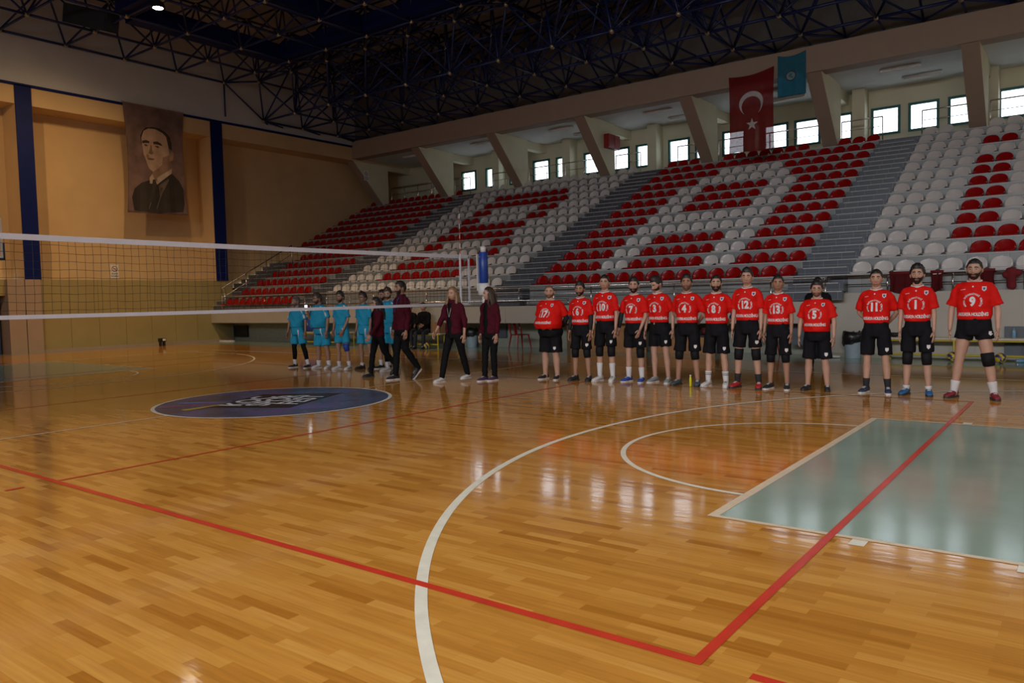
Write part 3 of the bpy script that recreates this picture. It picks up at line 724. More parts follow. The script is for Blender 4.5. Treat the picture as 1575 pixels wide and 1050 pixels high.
# portrait banner (plain drawing of a man in a suit)
fp = empty('portrait_banner', (-19.33, 7.58, 9.33), radians(90), label='tall mauve banner with a drawn portrait of a man in a dark suit', cat='banner')
w, h = 2.46, 4.12; asp = w/h
o, P = cloth('cloth', mat('mauve_banner_cloth', (.30, .205, .20), .8, var=.35, scale=1.6), w, h, 50, 40, .035, bottom=lambda u: -.05+.05*u, pull=.10, parent=fp, seed=9)
def pr(nm, polys, c, e, rough=.8, var=.2): printed(nm, polys, mat('banner_print_'+nm, c, rough, var=var, scale=3), P, w, h, fp, e, .05)
pr('suit', [[(.10, .98), (.06, .86), (.10, .78), (.22, .72), (.35, .69), (.45, .735), (.62, .66), (.76, .595), (.90, .67), (.965, .75), (.96, .88), (.92, .97), (.5, .995)]], (.032, .026, .024), .006)
pr('neck', [[(.40, .56), (.62, .52), (.78, .50), (.79, .60), (.50, .70), (.42, .66)]], (.24, .155, .115), .009)
pr('collar', [[(.36, .665), (.41, .63), (.435, .665), (.50, .705), (.48, .725), (.44, .72), (.36, .72)], [(.50, .66), (.78, .555), (.77, .60), (.49, .725)]], (.46, .36, .30), .012)
pr('tie', [[(.415, .68), (.46, .675), (.485, .72), (.44, .80), (.38, .90), (.33, .88), (.39, .77)]], (.045, .035, .032), .014)
pr('hair', [[(.245, .36), (.24, .28), (.28, .235), (.34, .20), (.45, .185), (.58, .19), (.68, .215), (.76, .26), (.79, .32), (.79, .38), (.74, .37), (.5, .30)]], (.040, .026, .022), .009)
pr('face', [[(.255, .30), (.30, .235), (.38, .207), (.50, .203), (.62, .225), (.69, .26), (.71, .31), (.73, .36), (.745, .41), (.76, .47), (.74, .53), (.66, .575), (.54, .60), (.43, .605), (.365, .585), (.33, .55), (.31, .50), (.275, .455), (.27, .40), (.255, .35)]], (.42, .285, .215), .012, .8, .15)
pr('face_shadow', [[(.62, .46), (.74, .43), (.75, .53), (.66, .575), (.54, .60), (.43, .605), (.52, .57), (.60, .53)], [(.33, .44), (.37, .46), (.36, .49), (.32, .47)]], (.26, .155, .115), .014)
pr('ear', [[(.76, .40), (.81, .39), (.825, .43), (.80, .48), (.765, .49)]], (.33, .21, .16), .014)
pr('eyebrow', [[(.26, .330), (.33, .317), (.385, .325), (.385, .342), (.32, .345), (.265, .352)], [(.45, .325), (.53, .315), (.60, .332), (.62, .352), (.54, .345), (.455, .347)]], (.045, .028, .022), .016)
pr('eye', [[(.285, .362), (.325, .356), (.36, .368), (.32, .377)], [(.475, .362), (.53, .356), (.575, .370), (.52, .377)]], (.09, .055, .045), .016)
pr('nose', [[(.40, .36), (.425, .36), (.43, .41), (.45, .435), (.41, .447), (.36, .440), (.385, .40)]], (.20, .12, .09), .015)
pr('mouth', [[(.325, .487), (.38, .478), (.47, .484), (.44, .498), (.36, .50)]], (.16, .08, .065), .016)
pr('lapel_line', [[(.52, .735), (.70, .66), (.715, .668), (.66, .72), (.56, .83), (.47, .96), (.455, .96), (.54, .83), (.64, .72), (.53, .748)], [(.44, .76), (.47, .745), (.40, .86), (.34, .96), (.32, .96), (.38, .86)]], (.12, .095, .085), .010)
bm = NB(); tube(bm, [(-.05, 0, .02), (w+.05, 0, .0)], .015, 6); link('hanging_rod', bm, m_beam, fp)

# ================================================================== THINGS ALONG THE WALL
def bench(x0, x1, y, label):
    b_ = empty('bench', (x0, y, 0), label=label, cat='bench'); L = x1-x0
    bm = NB(); box(bm, 0, L, -.16, .0, .45, .49); box(bm, 0, L, .015, .17, .45, .49); link('seat', bm, m_benchtop, b_)
    n_ = max(2, round(L/1.4)+1)
    for i in range(n_):
        x = .12+(L-.24)*i/(n_-1)
        bm = NB()
        for yy in (-.15, .15): tube(bm, [(x, yy, 0), (x, yy, .45)], .022, 6)
        tube(bm, [(x, -.15, .43), (x, .15, .43)], .02, 6); link('leg', bm, m_yellow, b_)
    bm = NB(); tube(bm, [(.1, -.15, .13), (L-.1, -.15, .13)], .022, 6); tube(bm, [(.1, -.14, .43), (L-.1, -.14, .43)], .02, 6); link('stretcher', bm, m_yellow, b_)
bench(6.55, 10.6, 11.10, 'long yellow framed bench against the right panel wall')
bench(-9.3, -6.05, 10.65, 'yellow framed bench with two seated people in dark jackets')
bench(-13.5, -10.3, 10.65, 'yellow framed bench behind the light blue team')

def plastic_chair(x, y, rz, label):
    c = empty('plastic_chair', (x, y, 0), rz, label=label, cat='chair')
    bm = NB(); prism(bm, [(-.21, -.21, .43), (.21, -.21, .43), (.19, .20, .43), (-.19, .20, .43)], (0, 0, .025)); bmesh.ops.bevel(bm, geom=bm.edges[:], offset=.01, segments=2); link('seat', bm, m_redp, c)
    for sx, sy in ((-1, -1), (1, -1), (-1, 1), (1, 1)):
        bm = NB(); loft(bm, [(sx*.19, sy*.18, .44), (sx*.25, sy*.24, 0)], [(.035, .022), (.018, .014)], n=6); link('leg', bm, m_redp, c)
    bm = NB()
    for sx in (-1, 1): loft(bm, [(sx*.19, .19, .43), (sx*.20, .25, .62), (sx*.16, .30, .80)], [(.03, .012)]*3, n=6)
    loft(bm, [(-.17, .30, .79), (0, .32, .83), (.17, .30, .79)], [(.035, .012)]*3, ref=(0, 0, 1), n=6)
    loft(bm, [(0, .19, .44), (0, .25, .62), (0, .305, .80)], [(.05, .01)]*3, n=6)
    link('backrest', bm, m_redp, c)
plastic_chair(-3.45, 11.15, radians(70), 'dark red plastic chair alone under the parapet beside the bin')
plastic_chair(3.90, 11.35, radians(-60), 'dark red plastic chair behind players twelve and thirteen')

def binn(x, y, label, r=.19, h=.50):
    b_ = empty('waste_bin', (x, y, 0), label=label, cat='waste bin')
    bm = NB(); loft(bm, [(0, 0, 0), (0, 0, .01), (0, 0, h-.02), (0, 0, h)], [r*.80, r*.82, r, r*1.04], n=20); link('body', bm, m_bin, b_, True)
    bm = NB(); rnd = random.Random(int(x*10)); n_ = 22; rings = []
    for q, (rr, z) in enumerate(((r*1.06, h-.17), (r*1.16, h-.10), (r*1.2, h-.02), (r*1.12, h+.08), (r*.9, h+.10), (r*.6, h+.05))):
        rings.append([bm.verts.new((rr*(1+rnd.uniform(-.07, .07))*cos(2*pi*i/n_), rr*(1+rnd.uniform(-.07, .07))*sin(2*pi*i/n_), z+rnd.uniform(-.03, .03)+(.05*cos(2*pi*i/n_) if q < 2 else 0))) for i in range(n_)])
    for a, c in zip(rings, rings[1:]):
        for i in range(n_): bm.faces.new((a[i], a[(i+1) % n_], c[(i+1) % n_], c[i]))
    bm.faces.new(rings[-1]); link('bag', bm, m_bag, b_, True)
binn(-5.66, 11.55, 'pale blue bin with a black bag, left of the red plastic chair')
binn(5.92, 11.12, 'pale blue bin with a black bag, behind player eleven')

def volleyball(x, y, label):
    o = empty('volleyball', (x, y, .105), label=label, cat='ball')
    rnd = random.Random(int(abs(x)*100)); R_ = Matrix.Rotation(rnd.uniform(0, 3), 3, 'Z') @ Matrix.Rotation(rnd.uniform(.3, 1.2), 3, 'X')
    for nm, m_, par in (('yellow_panel', mat('ball_yellow', (.62, .42, .02), .4), 0), ('blue_panel', mat('ball_blue', (.03, .035, .15), .4), 1), ('white_panel', mat('ball_white', (.6, .58, .55), .4), 2)):
        bm = NB(); ball(bm, (0, 0, 0), .105, 24, 16)
        dl = []
        for f in bm.faces:
            c = R_ @ f.calc_center_median().normalized(); a = (atan2(c.y, c.x)+pi)/(2*pi)*8+c.z*1.6
            k = (0, 1, 0, 1, 0, 1, 0, 2)[int(a) % 8]
            if k != par: dl.append(f)
        bmesh.ops.delete(bm, geom=dl, context='FACES'); link(nm, bm, m_, o, True)
volleyball(8.78, 10.78, 'yellow and blue volleyball on the floor in front of the right bench, beside player nine')
volleyball(7.93, 10.86, 'yellow volleyball half hidden behind the leg of player nine')
volleyball(-6.45, 10.28, 'volleyball on the floor beside the seated people')
volleyball(-5.05, 10.25, 'volleyball on the floor before the left bin')

def bottle(x, y, z, label, lay=False):
    o = empty('water_bottle', (x, y, z+(.035 if lay else 0)), label=label, cat='bottle')
    if lay: o.rotation_euler = (0, pi/2, .4)
    bm = NB(); loft(bm, [(0, 0, z_) for z_ in (0, .005, .14, .17, .185, .20)], [.028, .033, .033, .022, .013, .012], n=12); link('body', bm, mat('bottle_plastic', (.55, .75, .85), .1, trans=.7, var=.02), o, True)
    bm = NB(); loft(bm, [(0, 0, .20), (0, 0, .218)], [.015, .015], n=10); link('cap', bm, mat('blue_cap', (.05, .25, .5), .4), o)
    bm = NB(); loft(bm, [(0, 0, .05), (0, 0, .12)], [.0335, .0335], n=12, cap=False); link('paper_label', bm, mat('blue_label', (.15, .4, .65), .5), o)
bottle(8.98, 11.08, .49, 'small water bottle standing on the right bench, near the right edge')
bottle(7.50, 11.08, .49, 'small clear bottle on the bench between players one and nine')
bottle(9.02, 11.05, 0, 'water bottle lying on the floor at the right edge under the bench', True)
o = empty('drink_bottle', (4.93, 4.55, 0), label='bright yellow bottle on the floor between players four and eight', cat='bottle')
bm = NB(); loft(bm, [(0, 0, 0), (0, 0, .005), (0, 0, .13), (0, 0, .15), (0, 0, .17)], [.018, .02, .02, .014, .010], n=14); link('body', bm, mat('yellow_drink', (.65, .62, .01), .25), o, True)
bm = NB(); loft(bm, [(0, 0, .17), (0, 0, .188)], [.016, .016], n=10); link('cap', bm, m_white, o)

# wooden boards behind the players
o = empty('wooden_board', (-1.72, 11.25, 0), label='large plain orange wooden panel standing behind players six, ten and seven', cat='board')
bm = NB(); box(bm, 0, 2.40, 0, .03, .0, .94); link('panel', bm, m_wood, o)
bm = NB(); box(bm, -.12, -.002, -.0, .35, 0, .92); link('edge_post', bm, mat('brown_wood_edge', (.16, .09, .04), .5), o)
o = empty('low_wooden_table', (1.05, 11.15, 0), label='low wooden table front behind players three, four and eight', cat='table')
bm = NB(); box(bm, 0, 1.60, 0, .03, 0, .44); link('front_panel', bm, m_wood, o)
bm = NB(); box(bm, -.05, 1.65, -.05, .55, .44, .48); link('top', bm, mat('dark_table_top', (.03, .025, .025), .5), o)
for x in (.02, 1.54): bm = NB(); box(bm, x, x+.05, .45, .5, 0, .44); link('leg', bm, m_wood, o)
def heap(name, loc, r, m_, label, cat, seed=1, par=None):
    bm = NB(); rnd = random.Random(seed)
    for i in range(6): ball(bm, (rnd.uniform(-.6, .6)*r[0], rnd.uniform(-.5, .5)*r[1], r[2]*rnd.uniform(.35, .6)), (r[0]*rnd.uniform(.4, .6), r[1]*rnd.uniform(.4, .6), r[2]*rnd.uniform(.3, .5)))
    ball(bm, (0, 0, r[2]*.4), (r[0]*.8, r[1]*.8, r[2]*.42))
    bm = fuse(bm, .025, 3); lo = min(v.co.z for v in bm.verts)
    for v in bm.verts: v.co.z -= lo
    o = link(name, bm, m_, par, True, label=label, cat=cat); o.location = loc; return o
heap('sports_bag', (1.75, 11.40, .48), (.42, .22, .26), m_bag, 'black sports bag lying on the low wooden table', 'bag', 4)
heap('folded_jacket', (2.35, 11.40, .48), (.20, .18, .22), mat('dark_red_cloth', (.16, .02, .015), .8), 'dark red jacket heaped on the low wooden table', 'jacket', 6)
heap('shoe_heap', (6.78, 11.10, .49), (.14, .12, .12), m_bag, 'black and white shoes left on the bench beside player eleven', 'shoes', 8)

# training jerseys on the rail
def hung(x0, w, h, label, seed, z=1.87, y=11.36):
    f = empty('hung_jersey', (x0, y, z), label=label, cat='jersey')
    o, P = cloth('cloth', mat('maroon_jersey_cloth', (.165, .008, .012), .85), w, h, 20, 18, .05, top=lambda u: .0, bottom=lambda u: .04*sin(u*5+seed), pull=.02, parent=f, seed=seed)
    bm = NB()
    for i in range(10): pass
    loft(bm, [(0, .03, .015), (w*.5, .03, .02), (w, .03, .015)], [(.035, .02)]*3, ref=(0, 0, 1), n=10); link('fold', bm, mat('maroon_jersey_cloth', (.165, .008, .012), .85), f, True)
    return P, f
hung(6.62, .62, .42, 'wide maroon jersey hung over the rail, left of player one', 2)
P, f = hung(7.43, .25, .38, 'narrow maroon jersey hung over the rail, right of player one', 3)
printed('white_lettering', [[(.2, .05), (.5, .04), (.5, .09), (.2, .1)], [(.65, .04), (.85, .03), (.85, .09), (.65, .1)]], m_fw, P, .25, .38, f, .008, .2)
hung(8.12, .50, .26, 'maroon jersey draped over the rail behind the head of player nine', 5)
f = empty('knotted_jersey', (8.90, 11.36, 1.48), label='knotted maroon jersey hanging from the rail at the right edge', cat='jersey')
bm = NB(); loft(bm, [(0, 0, 0), (.01, 0, .05), (0, 0, .2), (.01, 0, .33), (0, 0, .40)], [.06, .09, .085, .10, .07], n=12); ball(bm, (-.09, 0, .30), .075); ball(bm, (.11, 0, .33), .08); ball(bm, (0, -.02, .40), (.10, .06, .05))
bm = fuse(bm, .015, 3); link('cloth', bm, mat('maroon_jersey_cloth', (.165, .008, .012), .85), f, True)
heap('rolled_jersey', (7.93, 11.42, 1.472), (.10, .06, .075), mat('maroon_jersey_cloth', (.165, .008, .012), .85), 'small rolled maroon jersey on the wall top behind player nine', 'jersey', 12)

# mop, cases, notices, small things on the left
o = empty('floor_mop', (5.30, 11.05, 0), label='dust mop with a dark handle leaning on the wall behind player five', cat='mop')
bm = NB(); tube(bm, [(.0, 0, .05), (.02, .10, .75)], .012); link('handle', bm, m_black, o)
bm = NB(); loft(bm, [(.018, .095, .72), (.20, .27, 1.16)], [.014, .02], n=8); link('grip', bm, m_black, o)
bm = NB(); loft(bm, [(-.38, 0, .03), (0, 0, .04), (.38, 0, .03)], [(.03, .06)]*3, ref=(0, 0, 1), n=10); link('mop_head', bm, m_white, o)
for x, z0, z1, w, y, lb in ((4.36, .26, .76, .42, 11.5, 'grey steel service box on the wall behind player thirteen'), (8.80, .40, .72, .6, 11.36, 'grey service box on the wall above the right bench'), (8.80, .10, .36, .6, 11.36, 'grey service box on the wall below the right bench')):
    o = empty('wall_service_box', (x, y, z0), label=lb, cat='wall box'); h = z1-z0
    bm = NB(); box(bm, 0, w, -.06, .03, 0, h); link('body', bm, mat('slate_grey_enamel', (.10, .115, .13), .5), o)
    bm = NB(); box(bm, .02, w-.02, -.068, -.06, .02, h-.02); link('door', bm, mat('slate_grey_enamel', (.10, .115, .13), .5), o)
o = empty('wall_service_box', (-5.0, 11.94, .30), label='small slate grey wall box beside the walking dark haired woman', cat='wall box')
bm = NB(); box(bm, 0, .45, -.04, .055, 0, .46); link('body', bm, mat('slate_grey_enamel', (.10, .115, .13), .5), o)
o = empty('wall_service_box', (-19.3, 11.93, .16), label='black square panel low on the recess wall near the far left corner', cat='wall box')
bm = NB(); box(bm, 0, .95, -.03, .06, 0, .48); link('body', bm, m_black, o)
bm = NB(); tube(bm, [(-.10, 0, -.16), (-.10, 0, .5)], .03, 6); link('pipe', bm, mat('recess_pipe', (.2, .2, .17)), o)
o = empty('white_tray', (-18.9, 11.3, 0), label='small white tray lying on the floor in the far left corner', cat='tray')
bm = NB(); box(bm, -.4, .4, -.12, .12, 0, .05); bmesh.ops.bevel(bm, geom=bm.edges[:], offset=.02, segments=2); link('body', bm, m_white, o)
o = empty('floor_block', (-18.7, 8.35, 0), label='tiny dark object standing alone at the foot of the end wall', cat='block')
bm = NB(); box(bm, -.08, .08, -.12, .12, .16, .30); box(bm, -.06, .06, -.10, -.04, 0, .16); box(bm, -.06, .06, .04, .10, 0, .16); link('body', bm, m_black, o)
bm = NB(); box(bm, .08, .085, -.02, .10, .2, .28); link('white_patch', bm, m_white, o)
o = empty('blue_sports_bag', (-12.72, 10.65, .49), label='blue sports bag with a white mark on the bench behind the light blue team', cat='bag')
bm = NB(); loft(bm, [(-.38, 0, .26), (-.34, 0, .26), (0, 0, .27), (.34, 0, .26), (.38, 0, .26)], [(.18, .10), (.25, .15), (.26, .16), (.25, .15), (.18, .10)], ref=(0, 0, 1), n=14); link('body', bm, mat('royal_blue_cloth', (.02, .06, .30), .6), o, True)
t = text_bm('SPOR', .14, 1, .004); bm = NB(); add_bm(bm, t, Matrix.Translation((.05, -.162, .28)) @ Matrix.Rotation(pi/2, 4, 'X')); link('white_lettering', bm, m_white, o)
bm = NB(); loft(bm, [(-.2, 0, .48), (-.1, 0, .62), (.1, 0, .62), (.2, 0, .48)], [(.012, .02)]*4, ref=(0, 1, 0), n=6); link('handle', bm, m_black, o)
o = empty('cardboard_box', (-6.30, 10.67, .49), label='open brown cardboard box on the left bench', cat='box')
bm = NB()
for a in ((-.2, .2, -.14, -.13), (-.2, .2, .13, .14), (-.2, -.19, -.14, .14), (.19, .2, -.14, .14)): box(bm, *a, 0, .33)
box(bm, -.2, .2, -.14, .14, 0, .01); link('carton', bm, mat('brown_cardboard', (.30, .16, .07), .8), o)
# basketball backboard, left edge
o = empty('basketball_backboard', (-12.8, 0, 2.9), label='transparent backboard with white border and dark blue padding, cut by the left edge', cat='backboard')
bm = NB(); box(bm, -.02, 0, -.88, .88, .02, 1.03); link('glass', bm, mat('backboard_acrylic', (.9, .93, .95), .05, trans=.95, var=0), o)
bm = NB()
for a in ((-.9, .9, 0, .05), (-.9, .9, 1.0, 1.05), (-.9, -.85, .05, 1.0), (.85, .9, .05, 1.0)): box(bm, -.03, .01, *a)
for a in ((-.295, .295, .15, .20), (-.295, .295, .55, .60), (-.295, -.245, .2, .55), (.245, .295, .2, .55)): box(bm, .0, .006, *a)
link('white_border', bm, m_white, o)
bm = NB(); box(bm, -.05, .03, -.93, .93, -.05, .0); box(bm, -.05, .03, .90, .94, -.05, .40); box(bm, -.05, .03, -.94, -.90, -.05, .40); link('edge_pad', bm, mat('navy_pad', (.01, .035, .09), .5), o)
bm = NB()
for i in range(24):
    a, c = 2*pi*i/24, 2*pi*(i+1)/24; tube(bm, [(.38+.225*cos(a), .225*sin(a), .15), (.38+.225*cos(c), .225*sin(c), .15)], .009, 5)
box(bm, 0, .16, -.07, .07, .12, .16); link('rim', bm, mat('orange_rim', (.5, .10, .02), .4), o)
bm = NB()
for i in range(12):
    a = 2*pi*i/12
    for s in (-1, 1): tube(bm, [(.38+.225*cos(a), .225*sin(a), .15), (.38+.15*cos(a+s*.26), .15*sin(a+s*.26), -.05), (.38+.12*cos(a), .12*sin(a), -.25)], .004, 4)
link('rope_net', bm, m_white, o)
bm = NB(); tube(bm, [(-.03, 0, .5), (-3.0, 0, .2)], .06, 8); tube(bm, [(-.03, .4, .8), (-3.0, .4, .2)], .03, 6); tube(bm, [(-3.0, -.5, .2), (-3.0, .5, .2)], .06, 6); tube(bm, [(-3.0, 0, .2), (-3.6, 0, -2.7)], .09, 8); box(bm, -4.6, -2.9, -.5, .5, -2.9, -2.5); link('support', bm, mat('navy_pad', (.01, .035, .09), .5), o)

# ================================================================== PEOPLE
def skin(nm, c): 
    m = mat('skin_'+nm, c, .5, var=.06, scale=12); return m
SK = {'fair': skin('fair', (.47, .27, .19)), 'mid': skin('mid', (.36, .19, .12)), 'tan': skin('tan', (.32, .17, .105))}
m_eye = mat('eye_white', (.55, .52, .50), .3); m_dark = mat('eye_dark', (.02, .012, .01), .2)
LIPS = mat('lips', (.30, .11, .09), .5)
HAIR = {'black': mat('black_hair', (.014, .011, .010), .5, var=.3, scale=60, bump=.5), 'brown': mat('brown_hair', (.045, .024, .014), .5, var=.3, scale=60, bump=.5),
        'grey': mat('greying_hair', (.10, .09, .085), .6, var=.4, scale=60, bump=.5), 'blond': mat('dark_blond_hair', (.22, .135, .065), .5, var=.4, scale=50, bump=.5), 'stubble': mat('shaved_stubble', (.15, .085, .060), .7)}
m_red_j = mat('red_jersey_fabric', (.62, .008, .005), .7, spec=.15, var=.07, scale=5, bump=.25)
m_blue_j = mat('sky_blue_jersey_fabric', (.018, .29, .47), .7, spec=.2, var=.07, scale=5, bump=.25)
m_short_b = mat('black_shorts_fabric', (.007, .007, .009), .8, spec=.15, var=.2, scale=6, bump=.3)
m_maroon = mat('maroon_tracksuit_fabric', (.062, .004, .012), .8, spec=.15, var=.15, scale=5, bump=.3)
m_blackc = mat('black_clothing_fabric', (.006, .006, .007), .8, spec=.15, var=.2, scale=6, bump=.3)
m_sock_w = mat('white_sock_fabric', (.62, .60, .60), .8); m_sock_b = mat('black_sock_fabric', (.015, .015, .017), .8)
m_pad = mat('black_knee_pad', (.008, .008, .010), .7, spec=.2); m_padb = mat('blue_knee_pad', (.01, .05, .30), .6)
m_print = mat('white_jersey_print', (.66, .62, .62), .6)
m_sole = mat('white_shoe_sole', (.60, .58, .56), .5); m_soleb = mat('dark_shoe_sole', (.03, .03, .03), .6)

# flat print templates in the local x-z plane (x right, z up from the number centre)
def tmpl(fn):
    bm = NB(); fn(bm); return bm
XZ = Matrix.Rotation(pi/2, 4, 'X')
def _arc(bm):
    word = 'KONYA ÜNİVERSİTESİ TÜRKİYE'
    for i, ch in enumerate(word):
        if ch == ' ': continue
        a = radians(215-250*i/(len(word)-1)); t = text_bm(ch, .028, 1, .0012)
        add_bm(bm, t, Matrix.Translation((.098*cos(a), 0, .098*sin(a))) @ XZ @ Matrix.Rotation(a-pi/2, 4, 'Z'))
def _sponsor(bm):
    t = text_bm('AKKAYA HOLDİNG', .048, .92, .0022); add_bm(bm, t, Matrix.Translation((0, 0, -.168)) @ XZ @ Matrix.Diagonal((.86, 1.25, 1, 1)))
def _mark(bm): quad(bm, [(.0+p[0], 0, .195+p[1]) for p in ((-.012, 0), (0, -.012), (.012, 0), (0, .014))])
def _shield(bm):
    P_ = [(-.024, .03), (.024, .03), (.024, -.012), (0, -.034), (-.024, -.012)]
    bm.faces.new([bm.verts.new((.125+p[0], 0, .165+p[1])) for p in P_])
def _line(bm): quad(bm, [(-.14, 0, .150), (-.085, 0, .160), (-.085, 0, .166), (-.14, 0, .156)])
PRINTS = [(nm, tmpl(f)) for nm, f in (('round_lettering', _arc), ('sponsor_lettering', _sponsor), ('maker_mark', _mark), ('team_crest', _shield), ('small_script', _line))]
def _cr2(bm): 
    P_ = [(-.013, .018), (.013, .018), (.013, -.004), (0, -.018), (-.013, -.004)]; bm.faces.new([bm.verts.new((.125+p[0], 0, .165+p[1])) for p in P_])
CREST2 = tmpl(_cr2)
def project(name, src, bvh, off, m, parent, eps=.006, sy=1, cut=.03, free=False, scale=1):
    bm = NB(); add_bm(bm, src, Matrix.Translation(off) @ Matrix.Diagonal((scale, 1, scale, 1)), free=free)
    bmesh.ops.triangulate(bm, faces=bm.faces[:])
    xs = [v.co.x for v in bm.verts]; zs = [v.co.z for v in bm.verts]
    for ax, lo, hi in ((0, min(xs), max(xs)), (2, min(zs), max(zs))):
        t = lo+cut
        while t < hi:
            co = (t, 0, 0) if ax == 0 else (0, 0, t); no = (1, 0, 0) if ax == 0 else (0, 0, 1)
            bmesh.ops.bisect_plane(bm, geom=bm.faces[:]+bm.edges[:]+bm.verts[:], plane_co=co, plane_no=no); t += cut
    miss = []
    for v in bm.verts:
        h = bvh.ray_cast(Vector((v.co.x, -2*sy, v.co.z)), Vector((0, sy, 0)))
        if h[0] is None: miss.append(v)
        else: v.co = h[0]+Vector((0, -sy*eps, 0))
    bmesh.ops.delete(bm, geom=miss, context='VERTS')
    return link(name, bm, m, parent)
def bvh_of(o):
    me = o.data; return BVHTree.FromPolygons([v.co.copy() for v in me.vertices], [p.vertices[:] for p in me.polygons])

def head_pt(d, off=0.0, jaw=1.0):
    """point on the head surface in direction d (unit), head centre origin, face towards -Y"""
    x, y, z = d
    rx, ry, rz = .074, .094, .118
    p = Vector((x*rx, y*ry, z*rz))
    if z < 0:
        k = min(1, -z*1.15); p.x *= 1-.30*k**1.5*jaw
        if y > 0: p.y *= 1-.35*k
    if y < 0:
        fx = abs(p.x)/.074
        g = lambda c, s, zc, sz: exp(-((fx-c)/s)**2)*exp(-((p.z-zc)/sz)**2)
        p.y -= .022*g(0, .17, -.030, .016)+.012*g(0, .11, -.008, .020)      # nose
        p.y += .010*g(.42, .20, .004, .014)                                 # eye sockets
        p.y -= .005*g(.40, .35, .026, .010)                                 # brow
        p.y -= .006*g(0, .32, -.068, .012)+.009*g(0, .25, -.098, .014)      # lips, chin
        p.y += .004*g(0, .40, -.083, .006)
    if off: p += Vector((x, y, z*.9)).normalized()*off
    return p
def head_dir(a, e): return Vector((cos(e)*sin(a), -cos(e)*cos(a), sin(e)))      # a=0 front, e elevation
def shell(fn_off, na=48, ne=32, e0=-pi/2, e1=pi/2):
    """partial head shell: fn_off(a,e) -> offset or None"""
    bm = NB(); V = {}
    for i in range(na):
        for j in range(ne+1):
            a = -pi+2*pi*i/na; e = e0+(e1-e0)*j/ne; o = fn_off(a, e)
            if o is not None: V[i, j] = bm.verts.new(head_pt(head_dir(a, e), o))
    for i in range(na):
        for j in range(ne):
            q = [V.get(((i+a) % na, j+b)) for a, b in ((0, 0), (1, 0), (1, 1), (0, 1))]
            if all(q): bm.faces.new(q)
    bmesh.ops.remove_doubles(bm, verts=bm.verts[:], dist=.0006)
    bmesh.ops.recalc_face_normals(bm, faces=bm.faces)
    return bm
def hairline(a, top=.62, side=-.10, back=-.62):
    t = abs(a)
    if t < .75: return top-.10*(t/.75)
    if t < 1.05: return top-.10+(side+.25-top+.10)*(t-.75)/.3
    if t < 1.75: return side+.25-.30*(t-1.05)/.7
    return side-.05+(back-side+.05)*min(1, (t-1.75)/.7)
def make_hand(bm, w, d, pn, s, curl=.5, mi=0):
    """wrist w, direction d, palm normal pn, s = side of the thumb along d x pn"""
    d = d.normalized(); pn = (pn-d*pn.dot(d)).normalized(); sd = d.cross(pn).normalized()*s
    loft(bm, [w-d*.03, w, w+d*.03, w+d*.065, w+d*.092], [(.024, .019), (.026, .017), (.038, .016), (.043, .015), (.040, .012)], n=10, mi=mi, fixed=(sd, pn))
    for k, (o, ln) in enumerate(((.031, .070), (.010, .080), (-.011, .075), (-.031, .058))):
        b = w+d*.086+sd*o; cu = curl*(1+.12*k); pts = [b]; dr = d.copy()
        for q, f in enumerate((.45, .30, .25)):
            an = cu*(.45+.35*q); dr = (d*cos(an)+pn*sin(an)); pts.append(pts[-1]+dr*ln*f)
        loft(bm, pts, [.0098, .0092, .0085, .0068], n=6, mi=mi)
    b = w+d*.020+sd*.026; t1 = b+(d*.6+sd*.75+pn*.2).normalized()*.036; t2 = t1+(d*.9+sd*.35+pn*.3).normalized()*.030; t3 = t2+(d*1+sd*.1+pn*.35).normalized()*.022
    loft(bm, [b, t1, t2, t3], [.014, .012, .0105, .0075], n=7, mi=mi)

def lerp_path(P, t):
    n_ = len(P)-1; x = max(0, min(n_-1e-6, t*n_)); i = int(x); return P[i].lerp(P[i+1], x-i)

